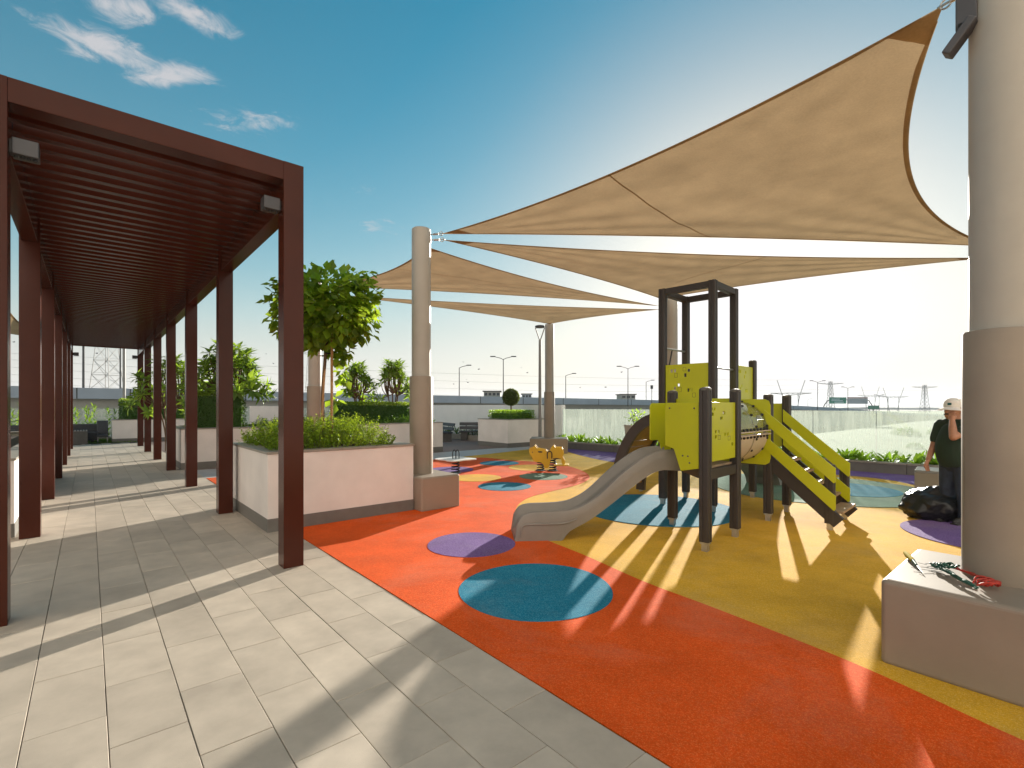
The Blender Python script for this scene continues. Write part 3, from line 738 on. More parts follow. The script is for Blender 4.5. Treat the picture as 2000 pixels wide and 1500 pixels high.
# ================================================================== PLAY TOWER
TB = Vector((2.606, 5.75, 0))
def T(p, q, z=0.0): return TB + AX_P * p + AX_Q * q + AX_Z * z
tower = thing('play_tower', T(.9, .5), 'lime and dark grey play tower with slide, tunnel, stairs and arched climber', 'play tower')
def post_profile(w=.052):
    n = .007; pts = []
    for (sx, sy) in ((1, 1), (-1, 1), (-1, -1), (1, -1)):
        pts.append((sx, sy))
    r = .014; out = []
    # rounded square with one groove down each face
    corners = [(w - r, w - r, 0), (-w + r, w - r, 90), (-w + r, -w + r, 180), (w - r, -w + r, 270)]
    for i, (cx_, cy_, a0) in enumerate(corners):
        for k in range(4):
            a = radians(a0 + 30 * k); out.append((cx_ + r * cos(a), cy_ + r * sin(a)))
        a = radians(a0 + 90); d = (cos(a), sin(a)); e = (-d[1], d[0])
        for (al, dep) in ((-.011, 0), (-.008, n), (.008, n), (.011, 0)):
            out.append((d[0] * (w - dep) + e[0] * al, d[1] * (w - dep) + e[1] * al))
    return out
PROF = post_profile()
def play_post(p, q, top, cap=True, foot=.10):
    o = T(p, q)
    L = top - foot
    m = MB().prism(PROF, L, o + AX_Z * (foot + L / 2), (AX_P, AX_Q, AX_Z))
    po = m.build('post', M['dark_post'], tower)
    fm = MB(); fm.box(o + AX_Z * (foot / 2 - .004), (.06, .06, foot + .008), PQZ); fm.box(o + AX_Z * (foot - .012), (.085, .085, .02), PQZ)
    fm.build('foot', M['steel'], po)
    if cap:
        MB().lathe(o + AX_Z * (top), [(.058, -.012), (.060, .004), (.052, .014), (.03, .022), (.004, .025)], 20, PQZ).build('cap', M['post_cap'], po, smooth=True)
    return po
A_ = (-.81, 0); B_ = (0, 0); C_ = (0, .78); F_ = (1.14, 0); G_ = (1.92, 0); T3 = (1.14, .74); T4 = (1.92, .74); T1 = (1.14, 1.52); T2 = (1.92, 1.52); H_ = (2.72, .74); H2 = (2.72, 1.52)
for q_ in (A_, B_, C_): play_post(*q_, 1.70)
for q_ in (F_, G_): play_post(*q_, 1.66)
for q_ in (T1, T2, T3, T4): play_post(*q_, 3.33, cap=False)
play_post(*H_, 2.26); play_post(*H2, 2.26)
def beam(a, b, z0, z1, w=.06, name='beam', inset=.052, m=None):
    A, B = T(*a), T(*b); d = (B - A).normalized(); A = A + d * inset; B = B - d * inset
    f = rotz(math.atan2(d.y, d.x))
    return MB().box((A + B) / 2 + AX_Z * ((z0 + z1) / 2), ((B - A).length, w, z1 - z0), f).build(name, m or M['dark_post'], tower, bevel=.004)
for a, b in ((T1, T3), (T3, T4), (T4, T2), (T2, T1)): beam(a, b, 3.235, 3.325, .085, 'roof_beam')
for a, b in ((A_, B_), (B_, C_), (A_, C_)): beam(a, b, .745, .85)
for a, b in ((F_, G_), (T3, T4), (F_, T3), (G_, T4)): beam(a, b, .73, .835)
for a, b in ((T1, T3), (T3, T4), (T4, T2), (T2, T1), (T4, H_), (H_, H2), (T2, H2)): beam(a, b, 1.31, 1.42)
# deck planks
for i in range(7):   # triangular deck
    q0 = .02 + i * .108; L = .81 * (1 - (q0 + .05) / .80)
    if L > .08: MB().boxr((-L + .02, q0, .852), (.0, q0 + .1, .876), PQZ)
    mm = MB()
    if L > .08:
        mm.box(T(-L / 2 + .02, q0 + .05, .864), (L, .1, .024), PQZ); mm.build('deck_plank', M['wood'], tower, bevel=.003)
for i in range(6): MB().box(T(1.205 + .13 * i, .37, .849), (.122, .70, .024), PQZ).build('deck_plank', M['wood'], tower, bevel=.003)
for i in range(6): MB().box(T(1.205 + .13 * i, 1.13, 1.433), (.122, .74, .024), PQZ).build('deck_plank', M['wood'], tower, bevel=.003)
for i in range(6): MB().box(T(1.99 + .13 * i, 1.13, 1.433), (.122, .74, .024), PQZ).build('deck_plank', M['wood'], tower, bevel=.003)
# lime boards with cut-outs
def holes(w, h, spec): return [(w * x, h * y, w * (x + a), h * (y + b)) for (x, y, a, b) in spec]
H1 = [(.06, .86, .055, .05), (.16, .86, .055, .05), (.09, .77, .06, .055), (.50, .79, .085, .055), (.40, .70, .085, .05), (.20, .47, .06, .055), (.31, .47, .06, .055), (.20, .38, .06, .055), (.56, .41, .055, .055), (.67, .41, .055, .055), (.85, .22, .07, .06)]
H2_ = [(.12, .83, .05, .07), (.20, .83, .05, .07), (.44, .72, .06, .08), (.52, .83, .06, .06), (.20, .45, .05, .06), (.29, .52, .05, .06), (.52, .40, .05, .07), (.60, .40, .05, .07)]
def board(p0, p1, z0, z1, spec, t=.018, name='panel'):
    A, B = T(*p0), T(*p1); d = (B - A); w = d.length; d.normalize(); nrm = d.cross(AX_Z)
    return MB().holed(w, z1 - z0, t, holes(w, z1 - z0, spec), A + AX_Z * z0, (d, AX_Z, nrm)).build(name, M['lime'], tower, bevel=.003)
board((-.755, -.012), (-.055, -.012), .93, 1.565, H1)
board((1.13, 1.465), (1.13, .795), 1.46, 2.15, H2_)
board((1.975, .73), (2.665, .73), 1.46, 2.16, H2_)
board((1.92, 1.30), (1.92, 1.465), 1.46, 2.08, [])
board((1.93, .055), (1.93, .685), .93, 1.56, [(.35, .80, .08, .07), (.50, .80, .08, .07), (.35, .62, .24, .10)])
# frames engraved round some of the cut-outs are real rims
def rim(p0, p1, z0, z1, sp):
    A, B = T(*p0), T(*p1); d = (B - A); w = d.length; d.normalize(); nrm = d.cross(AX_Z); h = z1 - z0; m = MB()
    for (x, y, a, b) in sp:
        o = A + AX_Z * z0 + d * (x * w) + AX_Z * (y * h) + nrm * .0095; e = .004
        for (cx_, cy_, sx, sy) in ((a * w / 2, 0, a * w, e), (a * w / 2, b * h, a * w, e), (0, b * h / 2, e, b * h), (a * w, b * h / 2, e, b * h)):
            m.box(o + d * cx_ + AX_Z * cy_, (sx, .001, sy), (d, nrm, AX_Z))
    return m
for (pp0, pp1, za, zb, sp) in (((-.755, -.012), (-.055, -.012), .93, 1.565, [(.31, .36, .09, .07), (.70, .33, .09, .07)]), ((1.13, 1.465), (1.13, .795), 1.46, 2.15, [(.22, .72, .07, .09), (.30, .40, .08, .1), (.64, .28, .07, .09), (.42, .85, .07, .08)])):
    [rim(pp0, pp1, za, zb, [q_]).build('engraved_square', M['black'], tower) for q_ in sp]
# slide-side cheek boards
def poly_board(P0, P1, prof, t=.018, name='slide_cheek'):
    P0, P1 = Vector(P0), Vector(P1); d = P1 - P0; nrm = d.normalized().cross(AX_Z); L = d.length; d.normalize()
    return MB().prism([(s * L, z) for s, z in prof], t, P0, (d, AX_Z, nrm)).build(name, M['lime'], tower, bevel=.004)
poly_board((1.985, 5.225, 0), (1.755, 5.625, 0), [(0, .86), (.52, .81), (.73, 1.045), (1, 1.075), (1, 1.53), (.95, 1.56), (0, 1.56)])
poly_board((2.01, 6.25, 0), (1.700, 6.07, 0), [(0, .86), (.45, .9), (.5, 1.05), (.60, 1.10), (.98, 1.10), (1, 1.12), (1, 1.51), (.96, 1.55), (.9, 1.56), (0, 1.56)])
bm_ = MB()
for (s, z) in ((.45, .98), (.30, .98), (.25, .91), (.12, 1.5), (.85, 1.5)):
    P = Vector((1.985, 5.225, z)) + Vector((-.23, .40, 0)) * s + Vector((-.866, -.5, 0)) * .012
    bm_.sphere(P, .010, 8, 6)
bm_.build('bolts', M['post_cap'], tower)
# ---- slide
def slide(o, dx, dy, prof_rim, prof_bot, width, name):
    """rim and underside outlines swept across: two rounded flanks and a sunk chute between them"""
    n = 70
    def samp(pr, x):
        for (a, b) in zip(pr[:-1], pr[1:]):
            if a[0] <= x <= b[0]: return a[1] + (b[1] - a[1]) * ((x - a[0]) / (b[0] - a[0] + 1e-9))
        return pr[0][1] if x < pr[0][0] else pr[-1][1]
    pr = [(v.x, v.y) for v in catmull([Vector((a, b, 0)) for a, b in prof_rim], 8)]; pb = [(v.x, v.y) for v in catmull([Vector((a, b, 0)) for a, b in prof_bot], 8)]
    x0, x1 = pr[0][0], pr[-1][0]
    # section across (0..width): flank outer bottom, outer top, rim, inner, chute floor ...
    rows = []
    for i in range(n + 1):
        x = x0 + (x1 - x0) * i / n; zr = samp(pr, x); zb = samp(pb, x)
        deep = min(.15, max(.02, (zr - zb) * .62)); w = width; r = .022
        fl = zr - deep
        sec = [(-.006, zb), (-.004, zb + .5 * (zr - zb)), (0, zr - r), (r * .35, zr - r * .3), (r, zr), (r * 1.9, zr - r * .2), (r * 2.4, zr - r), (.075, fl + .04), (.10, fl + .012), (.14, fl), (w * .5, fl - .006)]
        sec = sec + [(w - a, b) for a, b in reversed(sec[:-1])]
        rows.append([o + dx * x + dy * a + AX_Z * b for a, b in sec])
    k = len(rows[0]); vs = [p for r_ in rows for p in r_]; fs = []
    for i in range(n):
        for j in range(k - 1): fs.append((i * k + j, (i + 1) * k + j, (i + 1) * k + j + 1, i * k + j + 1))
        fs.append((i * k + k - 1, (i + 1) * k + k - 1, (i + 1) * k, i * k))
    fs.append(tuple(range(k))); fs.append(tuple(n * k + j for j in reversed(range(k))))
    return MB().add(vs, fs).build(name, M['slide'], tower, smooth=True)
sdx = Vector((1, .08, 0)).normalized(); sdy = Vector((-.08, 1, 0)).normalized()
RIM = [(.03, .02), (.045, .16), (.085, .25), (.14, .305), (.25, .33), (.45, .335), (.625, .345), (.777, .38), (.978, .495), (1.264, .75), (1.48, .91), (1.64, .99), (1.80, 1.02), (1.95, 1.02)]
BOT = [(.03, 0.0), (.3, 0.0), (.555, .0), (.60, .04), (.66, .105), (.73, .145), (.897, .233), (1.124, .394), (1.41, .614), (1.55, .71), (1.627, .755), (1.75, .785), (1.95, .775)]
slide(Vector((.0, 5.535, 0)), sdx, sdy, RIM, BOT, .53, 'slide')
# moulded rib low on the flank of the slide's end
m = MB(); pts = [Vector((.0, 5.535, 0)) + sdx * x + AX_Z * z - sdy * .004 for x, z in ((.10, .05), (.11, .15), (.16, .185), (.3, .19), (.5, .19), (.62, .2), (.74, .24))]
m.tube(catmull(pts, 5), .012, 8); m.build('moulded_rib', M['slide'], tower, smooth=True)
RIM2 = [(a * 1.15, b * 1.48) for a, b in RIM]; BOT2 = [(a * 1.15, b * 1.48) for a, b in BOT]
slide(T(4.98, .80), -AX_P, AX_Q, RIM2, BOT2, .6, 'rear_slide')
# ---- tunnel between the triangular deck and the stair deck
ty, tz, tr = .38, 1.185, .40; p0, p1 = .02, 1.075
def end_plate(p, name='tunnel_plate'):
    # square board with rounded corners and a round opening
    q0, q1, z0, z1 = -.045, .80, .745, 1.615; r = .075; N = 64; outer_ = []; inner_ = []
    for i in range(N):
        a = 2 * pi * i / N; dx, dz = cos(a), sin(a)
        inner_.append((ty + (tr - .03) * dx, tz + (tr - .03) * dz))
        s = min(((q1 - ty) if dx > 0 else (ty - q0)) / max(abs(dx), 1e-6), ((z1 - tz) if dz > 0 else (tz - z0)) / max(abs(dz), 1e-6))
        x, z = ty + s * dx, tz + s * dz
        cx_ = min(max(x, q0 + r), q1 - r); cz_ = min(max(z, z0 + r), z1 - r); e = Vector((x - cx_, z - cz_))
        if e.length > r: e = e.normalized() * r
        outer_.append((cx_ + e.x, cz_ + e.y))
    vs = []
    for t_ in (-.009, .009):
        vs += [T(p + t_, q, z) for q, z in outer_] + [T(p + t_, q, z) for q, z in inner_]
    fs = []
    for i in range(N):
        j = (i + 1) % N
        fs += [(i, j, N + j, N + i), (2 * N + i, 3 * N + i, 3 * N + j, 2 * N + j), (i, 2 * N + i, 2 * N + j, j), (N + i, N + j, 3 * N + j, 3 * N + i)]
    return MB().add(vs, fs).build(name, M['lime'], tower)
end_plate(p0 - .005); end_plate(p1 + .01)
tun = empty('tunnel', (T(.55, ty, tz) - tower.location)); tun.parent = tower
def half(z_up, m, name):
    vs = []; fs = []; N = 28; k = 8
    for i in range(k + 1):
        p = p0 + .006 + (p1 - p0 - .008) * i / k
        for rr in (tr, tr - .008):
            for j in range(N + 1):
                a = (pi * j / N) if z_up else (-pi * j / N)
                vs.append(T(p, ty + rr * cos(a), tz + rr * sin(a) + (.006 if z_up else -.006)))
    S = 2 * (N + 1)
    for i in range(k):
        for j in range(N):
            fs += [(i * S + j, i * S + j + 1, (i + 1) * S + j + 1, (i + 1) * S + j), (i * S + N + 1 + j, (i + 1) * S + N + 1 + j, (i + 1) * S + N + 2 + j, i * S + N + 2 + j)]
    o = MB().add(vs, fs).build(name, m, tower, smooth=True); return o
half(True, M['dome'], 'tunnel_top_half'); half(False, M['beige_plastic'], 'tunnel_bottom_half')
bpy.data.objects.remove(tun)
fm = MB()
for sgn in (-1, 1):
    for dz in (-.022, .022): fm.box(T((p0 + p1) / 2, ty + sgn * (tr + .018), tz + dz), (p1 - p0 - .03, .045, .012), PQZ)
fm.build('tunnel_flange', M['beige_plastic'], tower)
bm_ = MB()
for sgn in (-1, 1):
    for i in range(9):
        for dz in (-.045, .045): bm_.sphere(T(p0 + .07 + .115 * i, ty + sgn * (tr + .005), tz + dz), .019, 8, 6)
for i in range(16):
    a = 2 * pi * (i + .5) / 16
    for p in (p1 - .035, p0 + .05, (p0 + p1) / 2 + .1): bm_.sphere(T(p, ty + (tr + .004) * cos(a), tz + (tr + .004) * sin(a)), .018, 8, 6)
bm_.build('tunnel_bolts', M['black'], tower, smooth=True)
# joint ring in the middle of the tunnel
rg = [T((p0 + p1) / 2, ty + (tr + .006) * cos(a), tz + (tr + .006) * sin(a)) for a in [2 * pi * k / 48 for k in range(48)]]
MB().tube(rg, .008, 6, closed=True).build('tunnel_ring', M['dome'], tower, smooth=True)
# ---- stairs
for p in (1.14, 1.92):
    st = MB(); d0 = T(p, .0, .80); d1 = T(p, -.80, .10); d = (d1 - d0); L = d.length; d.normalize(); up = AX_P.cross(d).normalized()
    st.box((d0 + d1) / 2, (.055, L, .155), (AX_P, d, up)); st.build('stringer', M['dark_post'], tower, bevel=.004)
    # newel at the foot
    po = MB().prism(PROF, .72, T(p + .02, -.70, .44), (AX_P, AX_Q, AX_Z)).build('newel_post', M['dark_post'], tower)
    MB().box(T(p + .02, -.70, .04), (.06, .06, .09), PQZ).build('foot', M['steel'], po)
    for dz in (0, -.335):
        a = (.03, 1.475 + dz); b = (-.78, .79 + dz); hh = .205
        MB().prism([(a[0], a[1] - hh + .03), (b[0] + .02, b[1] - hh), (b[0], b[1] - hh + .02), (b[0], b[1] - .02), (b[0] + .03, b[1]), (a[0], a[1])], .018, T(p - .065, 0, 0), (AX_Q, AX_Z, AX_P)).build('rail_board', M['lime'], tower, bevel=.003)
for i in range(5):
    f = (i + .6) / 5.1
    MB().box(T(1.53, -.80 * f - .03, .87 - .72 * f), (.72, .17, .03), PQZ).build('tread', M['wood'], tower, bevel=.004)
# ---- arched climber
def arc(t): return (1.55 + .90 * sin(t), 1.42 * cos(t))   # q, z for t in 0..pi/2
for p in (1.12, 1.94):
    vs = []; fs = []; N = 30
    for i in range(N + 1):
        t_ = (pi / 2) * i / N; q, z = arc(t_); nq, nz = sin(t_) / .90, cos(t_) / 1.42; l_ = sqrt(nq * nq + nz * nz); nq /= l_; nz /= l_
        for (dp, e) in ((-.03, 0), (.03, 0), (.03, -.16), (-.03, -.16)): vs.append(T(p + dp, q + nq * e, max(.03, z + nz * e)))
    for i in range(N):
        for k in range(4): fs.append((i * 4 + k, i * 4 + (k + 1) % 4, i * 4 + 4 + (k + 1) % 4, i * 4 + 4 + k))
    fs += [(0, 1, 2, 3), tuple(N * 4 + k for k in (3, 2, 1, 0))]
    MB().add(vs, fs).build('arch_rail', M['dark_post'], tower)
    MB().box(T(p, 2.37, .03), (.05, .05, .08), PQZ).build('foot', M['steel'], tower)
for i in range(13):
    t_ = (pi / 2) * (.03 + .072 * i); q, z = arc(t_); nq, nz = sin(t_) / .90, cos(t_) / 1.42; l_ = sqrt(nq * nq + nz * nz); nq /= l_; nz /= l_
    tan = (AX_Q * nz - AX_Z * nq).normalized(); nn = (AX_Q * nq + AX_Z * nz).normalized()
    MB().box(T(1.53, q - nq * .10, z - nz * .10), (.755, .118, .022), (AX_P, tan, nn)).build('climbing_board', M['amber_wood'], tower, bevel=.003)
# grab bars and rope
MB().tube([T(1.15, 1.52, 2.42), T(1.91, 1.52, 2.42)], .016, 10).build('grab_bar', M['steel'], tower, smooth=True)
MB().tube([T(1.16, .74, 2.08), T(1.90, .74, 2.08)], .014, 10).build('grab_bar', M['steel'], tower, smooth=True)
MB().tube(catmull([T(1.44, 1.52, 2.41), T(1.40, 1.53, 2.25), T(1.33, 1.54, 2.0), T(1.28, 1.55, 1.75), T(1.27, 1.56, 1.44)], 5), .012, 8).build('climbing_rope', M['black'], tower, smooth=True)

# ================================================================== SPRING TOYS
def spring_mesh(mb, c, h, r=.085, turns=5, wire=.014):
    n = turns * 16
    mb.tube([Vector(c) + Vector((r * (1 - .25 * i / n) * cos(2 * pi * turns * i / n), r * (1 - .25 * i / n) * sin(2 * pi * turns * i / n), h * i / n)) for i in range(n + 1)], wire, 7)
    mb.lathe(c, [(.12, 0.002), (.12, .012), (.03, .012)], 18)
rc = Vector((.86, 11.55, 0)); rf = rotz(radians(-8))
rider = thing('spring_rider', rc, 'yellow animal shaped spring rider with two black springs', 'spring rider')
def cp(x, y): return ((x - 1670) / 597.0, (905 - y) / 597.0 + .03)   # board outline, metres
body = [cp(*p) for p in ((1400, 640), (1405, 605), (1440, 602), (1462, 580), (1482, 556), (1500, 590), (1520, 606), (1560, 612), (1630, 625), (1660, 650), (1690, 640), (1700, 605), (1722, 575), (1745, 560), (1765, 590), (1800, 586), (1850, 590), (1872, 620), (1880, 680), (1868, 720), (1893, 765), (1902, 815), (1870, 835), (1855, 800), (1848, 750), (1790, 735), (1740, 742), (1700, 760), (1690, 815), (1672, 872), (1640, 885), (1612, 872), (1606, 835), (1570, 800), (1500, 795), (1462, 780), (1440, 725), (1412, 690))]
for sgn in (-1, 1):
    MB().prism(body, .022, rc + rf[1] * (.11 * sgn), (rf[0], AX_Z, rf[1])).build('side_board', M['toy_yellow'], rider, bevel=.004)
m = MB(); m.box(rc + rf[0] * .10 + AX_Z * .30, (.42, .22, .03), rf); m.build('seat', M['dark_post'], rider, bevel=.006)
m = MB(); m.box(rc + rf[0] * .30 + AX_Z * .15, (.34, .34, .025), rf); m.build('footrest', M['toy_yellow'], rider, bevel=.004)
for x in (-.19, .10):
    m = MB(); spring_mesh(m, rc + rf[0] * x, .27); m.build('spring', M['spring'], rider, smooth=True)
m = MB(); m.tube(catmull([rc + rf[0] * -.02 + rf[1] * -.14 + AX_Z * .30, rc + rf[0] * -.02 + rf[1] * -.14 + AX_Z * .43, rc + rf[0] * .03 + rf[1] * -.14 + AX_Z * .47, rc + rf[0] * .08 + rf[1] * -.14 + AX_Z * .43, rc + rf[0] * .08 + rf[1] * -.14 + AX_Z * .30], 5), .012, 8)
m.tube([rc + rf[0] * -.22 + rf[1] * -.22 + AX_Z * .46, rc + rf[0] * -.22 + rf[1] * .22 + AX_Z * .46], .013, 8); m.build('handle', M['black'], rider, smooth=True)
m = MB(); m.sphere(rc + rf[0] * -.37 + rf[1] * -.124 + AX_Z * .44, .013, 8, 6); m.box(rc + rf[0] * -.18 + rf[1] * -.124 + AX_Z * .45, (.08, .004, .03), rf); m.build('eye', M['black'], rider)
pc = Vector((-1.27, 11.1, 0))
plate = thing('spring_plate', pc, 'flat round spring see-saw with wire handle behind the padded column base', 'spring toy')
m = MB(); N = 64; ring = [(.40 + .065 * cos(4 * a)) for a in [2 * pi * i / N for i in range(N)]]
pts = [pc + Vector((ring[i] * cos(2 * pi * i / N), ring[i] * sin(2 * pi * i / N), 0)) for i in range(N)]
m.add([(p.x, p.y, .335) for p in pts] + [(p.x, p.y, .315) for p in pts], [tuple(range(N)), tuple(reversed(range(N, 2 * N)))] + [(i, N + i, N + (i + 1) % N, (i + 1) % N) for i in range(N)])
m.build('seat_board', M['white'], plate)
m = MB(); spring_mesh(m, pc, .31, .10); m.build('spring', M['spring'], plate, smooth=True)
for dx in (-.03, .04):
    m = MB(); m.tube(catmull([pc + Vector((dx - .035, 0, .33)), pc + Vector((dx - .035, 0, .47)), pc + Vector((dx, 0, .53)), pc + Vector((dx + .035, 0, .47)), pc + Vector((dx + .035, 0, .33))], 5), .011, 8); m.build('handle', M['black'], plate, smooth=True)
# ================================================================== PLANTS
def plant(name, loc, label, cat, group=None): return thing(name, loc, label, cat, group)
def canopy_leaves(parent, name, c, rad, n, ln, wd, m, rng, shell=.55, droop=.4, flat=1.0):
    d = rnd_dirs(n, rng); r = shell + (1 - shell) * rng.random(n) ** .7
    bump_ = 1 + .16 * np.sin(d[:, 0] * 5 + 1) * np.cos(d[:, 2] * 6) + .10 * np.sin(d[:, 1] * 9)
    P = np.array(c)[None] + d * (r * bump_)[:, None] * np.array(rad)[None]
    out = d + rng.normal(0, .55, (n, 3)); out[:, 2] -= droop
    up = d * .6 + np.array([0, 0, 1.0]) + rng.normal(0, .35, (n, 3))
    L = ln * rng.uniform(.65, 1.25, n)
    return stuff(leafobj(name, P, out, up, L, L * wd, m, parent))
# -- staked standard tree in the near planter
rng = np.random.default_rng(21)
tb = Vector((-2.55, 6.75, .86)); tp = tb.copy()
tb = W(2.52, 7.35, .86)
tree = plant('staked_tree', tb, 'round headed tree with wooden stakes in the near white planter', 'tree')
def tx(px, py, d): return Vector(((px - 1000) / 962 * d, d, CAM_H + (792 - py) / 962 * d))
D0 = tb.y
MB().tube(catmull([tx(633, 860, D0), tx(630, 780, D0), tx(634, 715, D0), tx(638, 660, D0), tx(646, 600, D0), tx(648, 565, D0)], 6), [.028 - .0004 * i for i in range(31)], 9).build('trunk', M['bark'], tree, smooth=True)
m = MB()
for (a, b) in (((636, 640), (600, 575)), ((640, 630), (690, 580)), ((646, 600), (620, 545)), ((646, 590), (690, 550)), ((640, 650), (655, 560)), ((634, 690), (660, 660))):
    p0_ = tx(*a, D0); p1_ = tx(*b, D0 + random.uniform(-.4, .4)); m.tube(catmull([p0_, (p0_ + p1_) / 2 + Vector((0, 0, .05)), p1_], 4), [.014, .013, .012, .011, .010, .009, .008, .007, .005][:9], 6)
m.build('branches', M['bark'], tree, smooth=True)
MB().tube([tx(648, 860, D0 - .08), tx(648, 700, D0 - .06), tx(650, 575, D0 - .06)], .020, 8).build('stake', M['stake'], tree, smooth=True)
MB().tube([tx(627, 850, D0 - .1), tx(633, 740, D0 - .02), tx(637, 690, D0 + .03)], .017, 8).build('stake', M['stake'], tree, smooth=True)
m = MB()
for py in (690, 610): m.tube([tx(641, py, D0 - .03) + Vector((.06 * cos(a), .05 * sin(a), 0)) for a in [2 * pi * k / 10 for k in range(10)]], .008, 5, closed=True)
m.build('tie', M['black'], tree)
cc = tx(636, 603, D0)
canopy_leaves(tree, 'crown', cc + Vector((0, 0, .0)), (.70, .70, .54), 2000, .14, .80, M['leaf_tree'], rng, .35, .5)
for (px, py, n, r) in ((608, 655, 70, .20), (665, 690, 55, .17), (690, 640, 60, .16), (668, 730, 20, .10), (652, 780, 10, .07), (700, 545, 60, .18), (585, 560, 60, .2), (720, 600, 50, .15)):
    canopy_leaves(tree, 'leaf_cluster', tx(px, py, D0 + random.uniform(-.25, .25)), (r, r, r), n, .145, .78, M['leaf_tree'], rng, .2, .6)
# -- fresh shrub mass filling a planter box: leaning sprigs covered in small leaves
def sprigs(name, v0, v1, u0, u1, z0, hmin, hmax, n, per, ll, m, label, seed, bump_=.5, spread=.5, group=None, edge=.2):
    rng = np.random.default_rng(seed)
    vv = rng.uniform(v0, v1, n); uu = rng.uniform(u0, u1, n)
    cv, cu = (v0 + v1) / 2, (u0 + u1) / 2
    ex = np.minimum(1, np.minimum((vv - v0), (v1 - vv)) / edge) * np.minimum(1, np.minimum((uu - u0), (u1 - uu)) / edge)
    hump = .62 + bump_ * (.5 * np.sin(vv * 2.9 + seed) * np.cos(uu * 2.3 + seed * 2) + .35 * np.sin(vv * 7 + 1) * np.sin(uu * 6)) * .6
    hh = (hmin + (hmax - hmin) * np.clip(hump + rng.normal(0, .14, n), .05, 1.15)) * (.55 + .45 * ex)
    base = np.array([W(a, b, z0)[:] for a, b in zip(vv, uu)])
    lean = rng.normal(0, spread * .5, (n, 2)); outv = np.sign(vv - cv) * (1 - ex) * .5; outu = np.sign(uu - cu) * (1 - ex) * .5
    tipd = np.stack([lean[:, 0], lean[:, 1], np.ones(n)], 1) + outv[:, None] * np.array(AX_V[:])[None] + outu[:, None] * np.array(AX_U[:])[None]
    tipd /= np.linalg.norm(tipd, axis=1)[:, None]
    P, Dr, Up, L = [], [], [], []
    for k in range(per):
        f = .25 + .75 * (k + rng.random(n)) / per
        p = base + tipd * (hh * f)[:, None]; a = rng.uniform(0, 2 * pi, n)
        d = np.stack([np.cos(a), np.sin(a), rng.uniform(.1, .9, n)], 1) + tipd * .35
        P.append(p); Dr.append(d); Up.append(np.stack([rng.normal(0, .3, n), rng.normal(0, .3, n), np.ones(n)], 1)); L.append(ll * rng.uniform(.6, 1.3, n))
    P = np.concatenate(P); Dr = np.concatenate(Dr); Up = np.concatenate(Up); L = np.concatenate(L)
    t = plant(name, W(cv, cu, z0), label, 'shrub', group)
    stuff(leafobj('foliage', P, Dr, Up, L, L * .55, m, t))
    mb = MB()
    for i in range(0, n, max(1, n // 160)):
        b = Vector(base[i]); mb.tube([b, b + Vector(tipd[i]) * float(hh[i]) * .8], [.005, .002], 4)
    mb.build('stems', M['bark'], t)
    return t
sprigs('shrub', 1.80, 3.32, 6.58, 8.25, .87, .20, .56, 1000, 22, .036, M['leaf_shrub'], 'bushy bright green shrub filling the near white planter', 3, .6, .55)
# -- clipped hedges: leaves over a block of twigs
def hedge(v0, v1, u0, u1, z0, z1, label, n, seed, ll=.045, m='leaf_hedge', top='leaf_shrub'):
    rng = np.random.default_rng(seed); sz = np.array([v1 - v0, u1 - u0, z1 - z0])
    t = plant('hedge', W((v0 + v1) / 2, (u0 + u1) / 2, z0), label, 'hedge', 'clipped hedges')
    q = rng.random((n, 3)); areas = [sz[0] * sz[1], sz[0] * sz[2] * 2, sz[1] * sz[2] * 2]; pick = rng.choice(3, n, p=np.array(areas) / sum(areas)); inw = rng.random(n) ** 2 * .10
    nrm = np.zeros((n, 3))
    for i in range(n):
        if pick[i] == 0: q[i, 2] = 1; nrm[i] = (0, 0, 1)
        elif pick[i] == 1: s = rng.integers(2); q[i, 1] = s; nrm[i] = (0, 2 * s - 1, 0)
        else: s = rng.integers(2); q[i, 0] = s; nrm[i] = (2 * s - 1, 0, 0)
    loc = np.array([v0, u0, z0]) + q * sz - nrm * inw[:, None] + rng.normal(0, .012, (n, 3))
    Rm = np.array([AX_V[:], AX_U[:], AX_Z[:]]); P = loc @ Rm; Nn = nrm @ Rm
    d = Nn * .8 + rng.normal(0, .6, (n, 3)) + np.array([0, 0, .35]); L = ll * rng.uniform(.7, 1.3, n)
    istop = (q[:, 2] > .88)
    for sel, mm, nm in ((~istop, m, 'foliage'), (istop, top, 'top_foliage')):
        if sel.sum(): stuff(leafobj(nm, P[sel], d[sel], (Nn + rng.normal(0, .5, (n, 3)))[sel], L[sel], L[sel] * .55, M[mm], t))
    MB().boxr((v0 + .09, u0 + .09, z0), (v1 - .09, u1 - .09, z1 - .08)).build('twigs', M['leaf_hedge'], t)
    return t
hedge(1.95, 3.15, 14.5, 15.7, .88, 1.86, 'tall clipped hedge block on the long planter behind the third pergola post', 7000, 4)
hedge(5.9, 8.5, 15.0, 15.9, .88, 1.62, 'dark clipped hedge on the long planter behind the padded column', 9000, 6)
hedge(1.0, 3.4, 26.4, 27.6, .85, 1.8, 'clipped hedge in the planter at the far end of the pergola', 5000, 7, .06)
hedge(11.75, 13.05, 13.85, 15.1, .95, 1.33, 'low bright clipped hedge around the ball topiary', 5500, 9, .045, 'leaf_bed', 'leaf_bed')
sprigs('ground_cover', 3.3, 8.85, 14.2, 14.9, .88, .16, .34, 700, 12, .05, M['leaf_hedge'], 'low green ground cover along the front of the long planter', 13, .3, .4)
